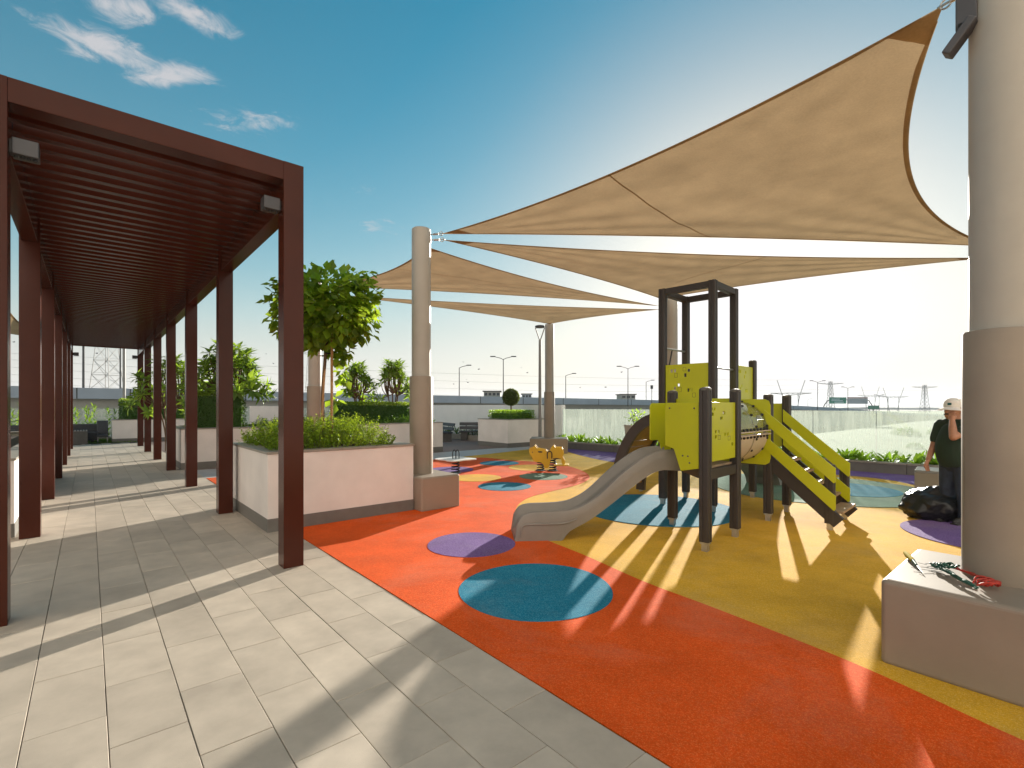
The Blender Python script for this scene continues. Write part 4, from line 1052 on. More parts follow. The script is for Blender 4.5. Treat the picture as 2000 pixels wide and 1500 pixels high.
# -- ball topiary
tb = W(12.35, 14.45, .93)
TOPB = tb
top = plant('ball_topiary', tb, 'small ball topiary on a thin stem in the white planter', 'topiary')
MB().tube([tb, tb + Vector((.01, 0, .45)), tb + Vector((0, 0, .75))], [.035, .03, .025], 8).build('trunk', M['bark'], top, smooth=True)
MB().sphere(TOPB + Vector((0, 0, .92)), .25, 20, 14).build('twigs', M['leaf_hedge'], top, smooth=True)
rng = np.random.default_rng(31); n = 4600; d = rnd_dirs(n, rng); P = np.array((tb + Vector((0, 0, .92)))[:])[None] + d * (.31 * (.86 + .16 * rng.random(n)))[:, None]
L = .05 * rng.uniform(.6, 1.2, n); stuff(leafobj('crown', P, d + rng.normal(0, .6, (n, 3)), d + rng.normal(0, .5, (n, 3)), L, L * .6, leafmat('topiary_leaf', (.075, .095, .022), (.2, .25, .04), .5, .35), top))
# -- frangipani: forking grey stems, rosettes of long leaves at the tips
def frangipani(base, h, spread, tips, label, seed, ll=.26):
    rng = np.random.default_rng(seed); rr = random.Random(seed)
    t = plant('frangipani_tree', base, label, 'tree', 'frangipani trees'); m = MB(); P, Dr, Up, L = [], [], [], []
    nst = 4
    for s in range(nst):
        a0 = 2 * pi * s / nst + rr.uniform(-.4, .4); fork = base + Vector((cos(a0) * spread * .28, sin(a0) * spread * .28, h * rr.uniform(.40, .5)))
        m.tube(catmull([base + Vector((cos(a0) * .05, sin(a0) * .05, 0)), base + Vector((cos(a0) * .09, sin(a0) * .09, h * .22)), fork], 4), [.030 - .0012 * i for i in range(9)], 7)
        for k in range(tips // nst):
            a = a0 + rr.uniform(-.9, .9); e = rr.uniform(.1, 1.0)
            tip = base + Vector((cos(a) * spread * e, sin(a) * spread * e, h * (1.0 - .42 * e * e - rr.uniform(0, .22))))
            mid = (fork + tip) / 2 + Vector((cos(a) * .06, sin(a) * .06, -.04))
            m.tube(catmull([fork, mid, tip], 4), [.018, .017, .016, .015, .014, .013, .012, .011, .010], 6)
            ax = (tip - mid).normalized()
            for j in range(17):
                ph = 2.4 * j + rr.random(); el = .95 - .075 * j + rr.uniform(-.12, .12)
                e1 = ax.orthogonal().normalized(); e2 = ax.cross(e1)
                d = (e1 * cos(ph) + e2 * sin(ph)) * cos(el) + ax * sin(el)
                P.append((tip - ax * .006 * j)[:]); Dr.append(d[:]); Up.append((ax + Vector((0, 0, .4)))[:]); L.append(ll * rr.uniform(.65, 1.15))
    m.build('trunk', M['bark'], t, smooth=True)
    stuff(leafobj('crown', P, Dr, Up, L, np.array(L) * .34, M['leaf_plum'], t, .12, .22))
    return t
frangipani(W(6.72, 15.6, .88), 2.15, .58, 44, 'left one of two leafy frangipani trees above the dark hedge', 2)
frangipani(W(7.9, 15.45, .88), 2.3, .62, 48, 'right one of two leafy frangipani trees above the dark hedge', 5)
frangipani(W(2.9, 15.3, .88), 2.4, 1.0, 72, 'large frangipani tree seen between the pergola posts', 8, .32)
frangipani(W(1.98, 20.0, .0), 3.2, 1.2, 60, 'frangipani tree half hidden by the far right pergola posts', 12, .32)
# -- clumps of strap leaves in the beds
def strap_clump(name, seed, n, h, w, m, arch=.35):
    rng = np.random.default_rng(seed); vs = []; fs = []
    for i in range(n):
        a = rng.uniform(0, 2 * pi); el = rng.uniform(.5, 1.35); L = h * rng.uniform(.6, 1.15); wd = w * rng.uniform(.8, 1.2)
        d = np.array([cos(a) * cos(el), sin(a) * cos(el), sin(el)]); sd = np.array([-sin(a), cos(a), 0]); b = np.array([cos(a), sin(a), 0]) * rng.uniform(0, .07)
        o = len(vs)
        for k, (f, ww) in enumerate(((0, .5), (.3, .9), (.62, 1), (.86, .6), (1, .05))):
            c = b + d * L * f + np.array([cos(a), sin(a), -1.3]) * (arch * L * f * f * .45)
            vs += [tuple(c - sd * wd * ww / 2), tuple(c + sd * wd * ww / 2 )]
        for k in range(4): fs.append((o + 2 * k, o + 2 * k + 1, o + 2 * k + 3, o + 2 * k + 2))
    me = bpy.data.meshes.new(name); me.from_pydata(vs, [], fs); me.update(); me.materials.append(m); shade(me, 60); return me
cl = [strap_clump('bed_plant', 40 + i, 18, .36, .062, M['leaf_bed']) for i in range(6)]
for i in range(78):
    s = -.9 + i * .198 + random.uniform(-.05, .05); wdt = .28 + random.uniform(0, .34)
    p = E0 + ED * s + fe[1] * wdt
    o = bpy.data.objects.new('bed_plant', cl[i % 6]); COL.objects.link(o); o.location = (p.x, p.y, .19); o.rotation_euler = (0, 0, random.uniform(0, 6.28)); sc = random.uniform(.75, 1.3); o.scale = (sc, sc, sc * random.uniform(.85, 1.25))
    tag(o, 'bright green strap leaved plant in the kerbed bed before the glass balustrade', 'plant', 'bed plants along the glass')
cl2 = [strap_clump('wall_plant', 60 + i, 14, .42, .05, M['leaf_hedge']) for i in range(3)]
for i in range(22):
    p = W(13.12 + random.uniform(-.1, .1), 16.5 + i * .48)
    o = bpy.data.objects.new('wall_plant', cl2[i % 3]); COL.objects.link(o); o.location = (p.x, p.y, .17); o.rotation_euler = (0, 0, random.uniform(0, 6.28)); sc = random.uniform(.8, 1.25); o.scale = (sc,) * 3
    tag(o, 'small dark green strap leaved plant at the foot of the white parapet wall', 'plant', 'plants along the parapet wall')
# -- broad canna leaves in the planter left of the pergola
cn_ = [strap_clump('broad_leaf_plant', 80 + i, 16, .95, .20, M['leaf_bed'], .45) for i in range(3)]
for i in range(12):
    p = W(-1.85 - .5 * (i % 2) + random.uniform(-.1, .1), 8.9 + i * .62)
    o = bpy.data.objects.new('broad_leaf_plant', cn_[i % 3]); COL.objects.link(o); o.location = (p.x, p.y, .83); o.rotation_euler = (0, 0, random.uniform(0, 6.28)); sc = random.uniform(.85, 1.2); o.scale = (sc,) * 3
    tag(o, 'broad leaved plant in the white planter left of the pergola', 'plant', 'broad leaved plants left of the pergola')
# -- upright yellow green plants beyond the pergola
def cane(seed):
    rng = np.random.default_rng(seed); P, D, U, L = [], [], [], []
    for s in range(2):
        bx, by = rng.normal(0, .09, 2); h = rng.uniform(1.1, 1.7)
        for k in range(26):
            f = k / 26; a = rng.uniform(0, 6.28); P.append((bx, by, h * f)); D.append((cos(a) * (1.05 - f * .8), sin(a) * (1.05 - f * .8), .9)); U.append((0, 0, 1)); L.append(rng.uniform(.25, .45) * (1 - .35 * f))
    V, F = leaves_mesh('x', P, D, U, L, np.array(L) * .22, .15, .3); return V, F
for i in range(9):
    V, F = cane(100 + i); p = W(-2.25 + i * .36, 27.6 + random.uniform(-.2, .2)); loc = (p.x, p.y, .1)
    o = np_object('cane_plant', V + np.array(loc), F, M['leaf_bed'], None, loc)
    tag(o, 'tall yellow green cane plant behind the dark bench past the pergola', 'plant', 'cane plants past the pergola')
# -- pot and its plant behind the arched climber
pb = Vector((3.74, 15.0, 0))
pot = thing('plant_pot', pb, 'beige square plant pot standing behind the arched climber', 'pot')
fz = rotz(radians(12))
MB().add([pb + fz[0] * (sx * r) + fz[1] * (sy * r) + AX_Z * z for z, r in ((0, .17), (.90, .24)) for sx, sy in ((-1, -1), (1, -1), (1, 1), (-1, 1))], [(3, 2, 1, 0), (4, 5, 6, 7), (0, 1, 5, 4), (1, 2, 6, 5), (2, 3, 7, 6), (3, 0, 4, 7)]).build('body', M['beige_plastic'], pot, bevel=.01)
MB().box(pb + AX_Z * .915, (.50, .50, .05), fz).build('rim', M['beige_plastic'], pot, bevel=.008)
rng = np.random.default_rng(77)
sh = plant('potted_shrub', pb + AX_Z * .93, 'loose leafy shrub growing in the beige pot', 'shrub')
canopy_leaves(sh, 'foliage', pb + Vector((.08, 0, 1.17)), (.34, .3, .22), 85, .15, .35, M['leaf_bed'], rng, .2, .1)
m = MB()
for k in range(7):
    a = k * .9; m.tube([pb + AX_Z * .92, pb + Vector((.08 + .2 * cos(a), .2 * sin(a), 1.2 + .08 * sin(3 * a)))], [.01, .004], 5)
m.build('stems', M['bark'], sh)
# ================================================================== STREET FURNITURE ON THE TERRACE
def bench(o, ang, L, label, back=True):
    f = rotz(ang); t = thing('bench', o, label, 'bench', 'dark benches by the white wall')
    for s in (-1, 1): MB().box(o + f[0] * (s * (L / 2 - .22)) + AX_Z * .17, (.30, .44, .345), f).build('leg', M['bench_leg'], t, bevel=.008)
    for k in range(4): MB().box(o + f[1] * (-.19 + .127 * k) + AX_Z * .375, (L, .115, .06), f).build('seat_slat', M['bench'], t, bevel=.006)
    if back:
        fb = (f[0], (f[1] * .30 + AX_Z).normalized(), (f[1] - AX_Z * .30).normalized())
        for k in range(2): MB().box(o + f[1] * (.27 + .05 * k) + AX_Z * (.53 + .17 * k), (L, .14, .045), fb).build('back_slat', M['bench'], t, bevel=.006)
        for s in (-1, 1): MB().box(o + f[0] * (s * (L / 2 - .3)) + f[1] * .30 + AX_Z * .52, (.05, .44, .03), fb).build('back_bracket', M['black'], t)
    return t
a_v = math.atan2(AX_V.y, AX_V.x)
o = Vector((-1.25, 22.0, 0)); bench(o, radians(4), 2.2, 'dark slatted bench left of the topiary planter')
bench(Vector((-3.15, 21.6, 0)), radians(-62), 1.8, 'dark bench partly hidden by the long white planter')
# grey frame seat in front of the long planter
o = W(3.62, 13.62); t = thing('frame_seat', o, 'grey metal frame seat standing against the long planter', 'seat')
for s in (-1, 1): MB().box(o + AX_V * (s * .29) + AX_Z * .47, (.06, .45, .95), UVZ).build('side_frame', M['polegrey'], t, bevel=.004)
MB().box(o + AX_Z * .965, (.64, .45, .045), UVZ).build('top_slab', M['polegrey'], t, bevel=.004)
MB().box(o + AX_Z * .30, (.52, .42, .5), UVZ).build('seat_block', M['block'], t, bevel=.006)
# seating past the pergola
o = W(-1.0, 26.6); t = thing('dark_sofa', o, 'long black bench on the lawn past the pergola', 'bench')
MB().box(o + AX_Z * .28, (2.6, .6, .34), UVZ).build('seat', M['bench'], t, bevel=.02)
MB().box(o + AX_U * .28 + AX_Z * .58, (2.6, .12, .38), UVZ).build('backrest', M['bench'], t, bevel=.02)
for s in (-1.1, 1.1): MB().box(o + AX_V * s + AX_Z * .055, (.1, .5, .13), UVZ).build('leg', M['black'], t)
o = W(-.42, 25.95); t = thing('slatted_stool', o, 'grey box stool with slatted top before the black bench', 'stool')
MB().box(o + AX_Z * .255, (.76, .6, .51), UVZ).build('body', M['bench_leg'], t, bevel=.01)
for k in range(9): MB().box(o + AX_V * (-.34 + .085 * k) + AX_Z * .53, (.05, .58, .045), UVZ).build('slat', M['polegrey'], t)
o = W(.42, 26.3); t = thing('lounge_chair', o, 'small black lounge chair beside the far white planter', 'chair')
MB().box(o + AX_Z * .30, (.36, .55, .1), UVZ).build('seat', M['bench'], t, bevel=.03)
fb = (AX_V, (AX_U * .35 + AX_Z).normalized(), (AX_U - AX_Z * .35).normalized())
MB().box(o + AX_U * .30 + AX_Z * .62, (.36, .6, .07), fb).build('backrest', M['bench'], t, bevel=.03)
for sx in (-.15, .15):
    for sy in (-.22, .22): MB().box(o + AX_V * sx + AX_U * sy + AX_Z * .125, (.03, .03, .26), UVZ).build('leg', M['polegrey'], t)
# slatted box bench near the person
f = rotz(radians(-43)); o = Vector((7.9, 8.45, 0))
t = thing('box_bench', o, 'taupe box bench with a slatted top behind the standing person', 'bench')
MB().box(o + AX_Z * .17, (1.5, .72, .36), f).build('body', M['block'], t, bevel=.008)
for k in range(9): MB().box(o + f[1] * (-.32 + .08 * k) + AX_Z * .372, (1.5, .05, .04), f).build('slat', M['polegrey'], t, bevel=.003)
# terrace lamp beside the slim column
o = Vector((.96, 16.9, 0)); t = thing('terrace_lamp', o, 'grey terrace lamp with ring head on two arms beside the slim column', 'lamp')
MB().tube([o, o + AX_Z * 1.0, o + AX_Z * 3.78], [.062, .058, .045], 14).build('pole', M['polegrey'], t, smooth=True)
for s in (-1, 1): MB().tube(catmull([o + AX_Z * 3.74, o + Vector((s * .05, 0, 3.88)), o + Vector((s * .155, 0, 4.19))], 5), .018, 8).build('arm', M['polegrey'], t, smooth=True)
MB().lathe(o + AX_Z * 4.19, [(.05, .0), (.16, .01), (.175, .045), (.16, .075), (.06, .10), (.01, .105)], 28).build('head', M['lampgrey'], t, smooth=True)
# floodlight and loudspeaker box on the thick column
o = Vector((2.83, 3.07, 3.86)); o = C1 + Vector((-.155, .05, 3.92))
t = thing('column_floodlight', o, 'grey floodlight hanging high on the thick right column', 'spotlight')
fl = rotz(radians(35))
MB().box(o + Vector((.0, .0, .0)), (.07, .10, .20), fl).build('bracket', M['lampgrey'], t, bevel=.006)
ax_ = (Vector((.8, .6, 0)), Vector((-.38, .5, -.78)).normalized(), Vector((.8, .6, 0)).cross(Vector((-.38, .5, -.78)).normalized()))
MB().box(o + Vector((-.045, .0, -.15)), (.09, .20, .05), ax_).build('housing', M['lampgrey'], t, bevel=.008)
MB().tube(catmull([o + Vector((-.02, 0, -.06)), o + Vector((-.06, 0, -.08)), o + Vector((-.05, 0, -.13))], 4), .008, 6).build('cable', M['black'], t)

# tools on the big padded base
zt = .500
tb = g(1800, 1098, zt); o = g(1775, 1092, zt)
t = thing('hand_weeder', o + AX_Z * .0, 'small garden hand tool with yellow handle on the padded base', 'tool')
p0_ = g(1768, 1086, zt) + AX_Z * .022; p1_ = g(1783, 1101, zt) + AX_Z * .02; p2_ = g(1790, 1108, zt) + AX_Z * .014; p3_ = g(1803, 1122, zt) + AX_Z * .006
MB().tube([p0_, p0_ * .7 + p1_ * .3, p1_], [.013, .017, .013], 12).build('handle', mat('yellow_tool_handle', (.42, .31, .004), .8, spec=.05), t, smooth=True)
MB().tube([p1_, p2_], [.012, .008], 10).build('ferrule', mat('green_tool_ferrule', (.02, .10, .07), .4), t, smooth=True)
MB().tube([p2_, p3_], [.005, .002], 8).build('blade', M['steel'], t, smooth=True)
gm = mat('green_cord', (.015, .085, .055), .5, .25, 30); rm = mat('red_cord', (.45, .03, .015), .55, .25, 30)
o = g(1850, 1125, zt)
hank = thing('green_cord_hank', o, 'hank of dark green garden cord lying on the padded base', 'cord')
rr = random.Random(4); a0 = g(1822, 1112, zt); b0 = g(1906, 1156, zt)
for k in range(7):
    pts = [a0.lerp(b0, f_) + Vector((rr.uniform(-.012, .012), rr.uniform(-.012, .012), .012 + .022 * rr.random() * sin(pi * f_) + .012)) for f_ in (0, .2, .4, .6, .8, 1)]
    MB().tube(catmull(pts, 6), .0055, 6).build('strand', gm, hank, smooth=True)
for k in range(5):
    c = g(1833 + 6 * k, 1112 + 2 * k, zt); ph = rr.uniform(0, 6)
    pts = [c + Vector((.045 * cos(a + ph) * rr.uniform(.8, 1.1), .03 * sin(a + ph), .014 + .02 * abs(sin(a * 1.5 + ph)) + .006 * k)) for a in [2 * pi * i / 10 for i in range(10)]]
    MB().tube(catmull(pts, 4, True), .005, 6, closed=True).build('loop', gm, hank, smooth=True)
m = MB()
for k in range(9):
    c = g(1800 + rr.uniform(-12, 25), 1108 + rr.uniform(-6, 12), zt) + AX_Z * .005; a = rr.uniform(0, 6)
    m.tube([c, c + Vector((.06 * cos(a), .035 * sin(a), .004))], .0016, 4)
m.build('fibres', M['black'], hank)
hank2 = thing('red_cord_hank', g(1920, 1148, zt), 'loose loops of red cord at the foot of the thick column', 'cord')
a1, b1 = g(1868, 1118, zt), g(1925, 1142, zt)
for k in range(5):
    pts = [a1.lerp(b1, f_) + Vector((rr.uniform(-.012, .012), rr.uniform(-.012, .012), .02 + .015 * rr.random())) for f_ in (0, .25, .5, .75, 1)]
    MB().tube(catmull(pts, 6), .0042, 6).build('strand', rm, hank2, smooth=True)
for k in range(6):
    c = g(1930 + rr.uniform(-14, 12), 1148 + rr.uniform(-5, 5), zt); ph = rr.uniform(0, 6); ex, ey = rr.uniform(.03, .055), rr.uniform(.015, .035)
    pts = [c + Vector((ex * cos(a + ph), ey * sin(a + ph), .012 + .03 * abs(sin(a + ph)))) for a in [2 * pi * i / 9 for i in range(9)]]
    MB().tube(catmull(pts, 4, True), .0042, 6, closed=True).build('loop', rm, hank2, smooth=True)

# ================================================================== PERSON AND RUBBISH BAG
PO = Vector((5.80, 6.42, 0)); PFW = Vector((-.975, -.22, 0)).normalized(); PLF = AX_Z.cross(PFW)
def B(f, l, z): return PO + PFW * f + PLF * l + AX_Z * z
def blob(mb, pts, rads, n=14):
    """closed tapering limb with rounded ends"""
    pts = [Vector(p) for p in pts]; cp_ = catmull(pts, 4); m_ = len(cp_)
    rs = []
    for i in range(m_):
        x = i / 4; k = min(int(x), len(rads) - 2); rs.append(rads[k] + (rads[k + 1] - rads[k]) * (x - k))
    d0 = (cp_[0] - cp_[1]).normalized(); d1 = (cp_[-1] - cp_[-2]).normalized()
    P = [cp_[0] + d0 * rs[0] * .95, cp_[0] + d0 * rs[0] * .7] + cp_ + [cp_[-1] + d1 * rs[-1] * .7, cp_[-1] + d1 * rs[-1] * .95]
    Rr = [rs[0] * .25, rs[0] * .72] + rs + [rs[-1] * .72, rs[-1] * .25]
    mb.tube(P, Rr, n)
def fused(mb, name, m, parent, vox=.010, it=6):
    o = mb.build(name, m, parent); md = o.modifiers.new("fuse", 'REMESH'); md.mode = 'VOXEL'; md.voxel_size = vox; md.use_smooth_shade = True
    sm = o.modifiers.new("soften", 'SMOOTH'); sm.iterations = it; sm.factor = .5
    return o
skin = mat('skin', (.36, .17, .10), .5, .12, 20); denim = mat('dark_denim', (.022, .032, .055), .85, .3, 18, .2, 400); polo = mat('dark_green_polo', (.010, .026, .014), .85, .2, 14, .15, 300)
capm = mat('white_cap_cloth', (.66, .63, .60), .8, .05, 10); hairm = mat('dark_hair', (.02, .014, .010), .6, .3, 60); shoe = mat('dark_shoe', (.02, .019, .018), .6, .2, 12)
person = thing('person', PO, 'person in white cap, dark green polo and jeans raising a hand to the mouth', 'person')
body = MB()
HD = B(.05, -.01, 1.47)
body.sphere(HD, (.105, .080, .125), 20, 14, (PFW, PLF, AX_Z))
body.sphere(HD + PFW * .055 - AX_Z * .055, (.062, .055, .07), 16, 10, (PFW, PLF, AX_Z))        # jaw and face
blob(body, [HD + PFW * .098 + AX_Z * .015, HD + PFW * .122 - AX_Z * .025], [.014, .020], 10)   # nose
for s in (-1, 1): body.sphere(HD + PFW * -.012 + PLF * (s * .082) - AX_Z * .01, (.022, .012, .036), 10, 8, (PFW, PLF, AX_Z))
body.sphere(HD + PFW * .105 - AX_Z * .068, (.016, .026, .010), 10, 8, (PFW, PLF, AX_Z))       # lips
blob(body, [B(.0, 0, 1.22), B(.02, 0, 1.34), B(.04, 0, 1.42)], [.065, .058, .058])             # neck
blob(body, [B(-.02, 0, .86), B(.02, 0, 1.05), B(.0, 0, 1.24)], [.13, .14, .12])                # trunk core
# arm raised to the mouth (near side) and arm hanging (far side)
SH = B(.0, .19, 1.27); EL = B(.30, .17, 1.13); HN = B(.195, .08, 1.375)
blob(body, [SH, SH.lerp(EL, .5), EL], [.055, .048, .043]); blob(body, [EL, EL.lerp(HN, .45), HN.lerp(EL, .12)], [.044, .042, .028])
body.sphere(HN + AX_Z * -.005, (.030, .042, .045), 12, 8, (PFW, PLF, AX_Z))
for k in range(4):
    b_ = HN + AX_Z * (.032 - .004 * k) + PLF * (.030 - .020 * k); e_ = b_ + AX_Z * .028 - PFW * .012 - PLF * .010; e2 = e_ - PFW * .030 + AX_Z * .008
    blob(body, [b_, e_, e2], [.0095, .009, .008], 8)
blob(body, [HN + PLF * .035 - AX_Z * .01, HN + PLF * .030 - PFW * .03 + AX_Z * .022, HN - PFW * .05 + AX_Z * .035 + PLF * .012], [.011, .010, .009], 8)
S2_ = B(.0, -.19, 1.27); E2_ = B(.09, -.22, 1.00); H2p = B(.255, -.17, .80)
blob(body, [S2_, S2_.lerp(E2_, .5), E2_], [.055, .048, .042]); blob(body, [E2_, E2_.lerp(H2p, .5), H2p], [.042, .038, .026])
body.sphere(H2p + PFW * .02 - AX_Z * .04, (.030, .020, .046), 12, 8, (PFW, PLF, AX_Z))
for k in range(4):
    b_ = H2p + PFW * (.045 - .018 * k) - AX_Z * .075; e_ = b_ - AX_Z * .038 + PLF * .006; blob(body, [b_, e_, e_ - AX_Z * .022 + PLF * .012], [.0095, .009, .0075], 8)
blob(body, [H2p + PFW * .045 - AX_Z * .03, H2p + PFW * .062 - AX_Z * .06, H2p + PFW * .058 - AX_Z * .085], [.011, .010, .008], 8)
for s in (-1, 1): blob(body, [B(0, s * .09, .84), B(.02, s * .10, .46), B(-.01, s * .10, .10)], [.08, .055, .045])
fused(body, 'body', skin, person, .0075, 4)
sh_ = MB()
sh_.tube(catmull([B(.01, 0, .79), B(.05, 0, .90), B(.065, 0, 1.02), B(.03, 0, 1.16), B(.0, 0, 1.27), B(.0, 0, 1.34)], 4), [.172, .178, .183, .186, .187, .187, .186, .184, .181, .177, .172, .167, .160, .152, .142, .13, .115, .10, .085, .075, .068][:21], 24)
for s in (-1, 1): blob(sh_, [B(-.01, s * .10, 1.27), B(.0, s * .17, 1.25)], [.10, .088])
blob(sh_, [SH, SH.lerp(EL, .62)], [.082, .072]); blob(sh_, [S2_, S2_.lerp(E2_, .70)], [.082, .070])
sh_.lathe(B(.01, 0, 1.33), [(.078, -.04), (.082, .0), (.074, .028), (.062, .028), (.06, -.04)], 20, (PFW, PLF, AX_Z))
fused(sh_, 'polo_shirt', polo, person, .010, 5)
tr_ = MB()
blob(tr_, [B(-.01, 0, .90), B(-.01, 0, .80)], [.165, .165], 18)
for s in (-1, 1): blob(tr_, [B(.0, s * .085, .80), B(.03, s * .095, .48), B(.01, s * .10, .28), B(.0, s * .10, .09)], [.115, .085, .076, .078])
fused(tr_, 'jeans', denim, person, .010, 4)
for s in (-1, 1):
    sm_ = MB(); sm_.sphere(B(.06, s * .10, .045), (.15, .052, .050), 16, 10, (PFW, PLF, AX_Z)); sm_.sphere(B(-.03, s * .10, .075), (.07, .05, .06), 12, 8, (PFW, PLF, AX_Z)); sm_.box(B(.055, s * .10, .012), (.29, .098, .024), (PFW, PLF, AX_Z))
    fused(sm_, 'shoe', shoe, person, .008, 3)
cp_ = MB(); HC = HD + AX_Z * .045 - PFW * .005; N = 24
cp_.lathe(HC, [(.113, -.01), (.114, .03), (.104, .068), (.075, .098), (.035, .112), (.004, .114)], N, (PFW, PLF * .84, AX_Z))
cap = cp_.build('cap', capm, person, smooth=True)
br = MB(); vs = []; K2 = 12
for e, dz in ((0, 0), (1, 0)):
    for layer in (0, 1):
        for i in range(K2 + 1):
            a = radians(-78 + 156 * i / K2); rr_ = .108 + (.085 * cos(a) ** .7 if e else 0)
            vs.append(HC + PFW * (rr_ * cos(a)) + PLF * (rr_ * .86 * sin(a)) + AX_Z * (-.004 - (.030 * e) - .006 * layer - (.012 * sin(a) ** 2 * e)))
n_ = K2 + 1; fs = []
for i in range(K2):
    fs += [(i, i + 1, 2 * n_ + i + 1, 2 * n_ + i), (n_ + i, 3 * n_ + i, 3 * n_ + i + 1, n_ + i + 1), (2 * n_ + i, 2 * n_ + i + 1, 3 * n_ + i + 1, 3 * n_ + i), (i, n_ + i, n_ + i + 1, i + 1)]
fs += [(0, 2 * n_, 3 * n_, n_), (K2, n_ + K2, 3 * n_ + K2, 2 * n_ + K2)]
br.add(vs, fs); br.build('peak', capm, cap)
MB().box(HC + PFW * .108 + AX_Z * .035 + PLF * .03, (.012, .04, .03), (PFW, PLF, AX_Z)).build('badge', mat('teal_badge', (.01, .10, .11), .6), cap)
hr = MB(); hr.sphere(HD - PFW * .035 + AX_Z * .0, (.082, .084, .085), 16, 10, (PFW, PLF, AX_Z)); fused(hr, 'hair', hairm, person, .008, 2)
ms = MB(); blob(ms, [HD + PFW * .112 - AX_Z * .052 + PLF * .03, HD + PFW * .120 - AX_Z * .049, HD + PFW * .112 - AX_Z * .052 - PLF * .03], [.008, .010, .008], 8); ms.build('moustache', hairm, person, smooth=True)
for s in (-1, 1):
    MB().sphere(HD + PFW * .088 + PLF * (s * .034) + AX_Z * .005, (.010, .014, .008), 10, 8, (PFW, PLF, AX_Z)).build('eye', M['white'], person, smooth=True)
    MB().sphere(HD + PFW * .096 + PLF * (s * .036) + AX_Z * .005, (.004, .006, .006), 8, 6, (PFW, PLF, AX_Z)).build('pupil', M['black'], person, smooth=True)
    blob_ = MB(); blob(blob_, [HD + PFW * .092 + PLF * (s * .018) + AX_Z * .022, HD + PFW * .088 + PLF * (s * .05) + AX_Z * .022], [.006, .005], 6); blob_.build('eyebrow', hairm, person)
# rubbish bag
o = Vector((5.42, 6.62, 0)); o = g(1832, 1012) ; o.z = 0
bm_b = bmesh.new(); bmesh.ops.create_icosphere(bm_b, subdivisions=5, radius=1.0)
from mathutils import noise as mnoise
for v in bm_b.verts:
    d = v.co.normalized(); q = Vector((d.x * 1.3, d.y * 1.3, d.z * 1.3))
    w = mnoise.noise(q * 1.6) * .16 + abs(mnoise.noise(Vector((q.x * 5, q.y * 5, q.z * 2.2)))) * .13 + abs(mnoise.noise(q * 11)) * .05
    r = .92 + w
    x, y, z = d.x * .40 * r, d.y * .34 * r, d.z * .25 * r
    z = z + .19 if z > -.19 else .0
    x += -.06 * (1 - z / .4)
    v.co = Vector((x, y, max(z, .004)))
me = bpy.data.meshes.new('rubbish_bag'); bm_b.to_mesh(me); bm_b.free(); shade(me, 75)
me.materials.append(mat('black_bin_liner', (.011, .012, .013), .36, .1, 10, .2, 60, spec=.4))
bag = bpy.data.objects.new('rubbish_bag', me); COL.objects.link(bag); bag.location = o
tag(bag, "full black rubbish bag slumped at the person's feet", 'bag')

# ================================================================== FAR SURROUNDINGS
def FP(px, py, d): return Vector(((px - 1000) / 962 * d, d, CAM_H + (792 - py) / 962 * d))
way = [FP(-420, 741, 44), FP(-100, 750, 52), FP(150, 757, 60), FP(480, 764, 73), FP(846, 772, 90), FP(1100, 777.5, 106), FP(1300, 782, 128), FP(1500, 790, 165), FP(1640, 797, 205), FP(1760, 806, 270), FP(1900, 812, 380)]
cl_ = catmull(way, 6)
fly = thing('flyover', way[4], 'long grey concrete flyover passing behind the whole terrace', 'bridge')
def sweep(sec, name, m):
    vs = []; fs = []; k = len(sec); N = len(cl_)
    for i, p in enumerate(cl_):
        t_ = (cl_[min(i + 1, N - 1)] - cl_[max(i - 1, 0)]); t_.z = 0; t_.normalize(); nr = Vector((-t_.y, t_.x, 0))
        for (a, b) in sec: vs.append(Vector((p.x, p.y, 0)) + nr * a + AX_Z * (p.z + b if b > -90 else GZ))
    for i in range(N - 1):
        for j in range(k): fs.append((i * k + j, i * k + (j + 1) % k, (i + 1) * k + (j + 1) % k, (i + 1) * k + j))
    return MB().add(vs, fs).build(name, m, fly)
sweep([(0, 0), (.3, 0), (.3, -1.0), (11, -1.0), (11, 0), (11.3, 0), (11.3, -1.35), (0, -1.35)], 'deck', M['concrete'])
sweep([(1.3, -1.36), (10, -1.36), (10, -99), (1.3, -99)], 'retaining_wall', M['concrete2'])
jm = MB()
for i in range(2, len(cl_) - 1, 2):
    p = cl_[i]; t_ = (cl_[i + 1] - cl_[i - 1]); t_.z = 0; t_.normalize(); nr = Vector((-t_.y, t_.x, 0))
    MB().box(p - nr * .02 + AX_Z * -.7, (.12, .05, 1.3), (t_, nr, AX_Z)).build('joint_strip', M['bench_leg'], fly)
def street_lamp(base, top, arms, label, yaw=0, r=.10, m=None):
    t = thing('street_lamp', base, label, 'street lamp', 'street lamps along the flyover'); m = m or M['bench_leg']
    MB().tube([base, Vector((base.x, base.y, top))], [r, r * .7], 8).build('pole', m, t, smooth=True)
    for s in arms:
        e = Vector((base.x + s * 1.55 * cos(yaw), base.y + s * 1.55 * sin(yaw), top + .42)); MB().tube([Vector((base.x, base.y, top - .1)), Vector((base.x + s * .5 * cos(yaw), base.y, top + .16)), e], r * .55, 6).build('arm', m, t)
        MB().box(e + Vector((s * .35, 0, .05)), (.95, .34, .18), rotz(yaw)).build('lamp_head', m, t, bevel=.04)
    return t
def lamp_at(px, ytop, ybase, d, arms, label, r=.10):
    b = FP(px, ybase, d); street_lamp(Vector((b.x, b.y, b.z - 1.5)), FP(px, ytop, d).z - .4, arms, label, 0, r)
lamp_at(897, 714, 770, 96, (1,), 'single armed street lamp right of the padded column')
lamp_at(983, 697, 772, 90, (-1, 1), 'tall double armed street lamp above the ball topiary')
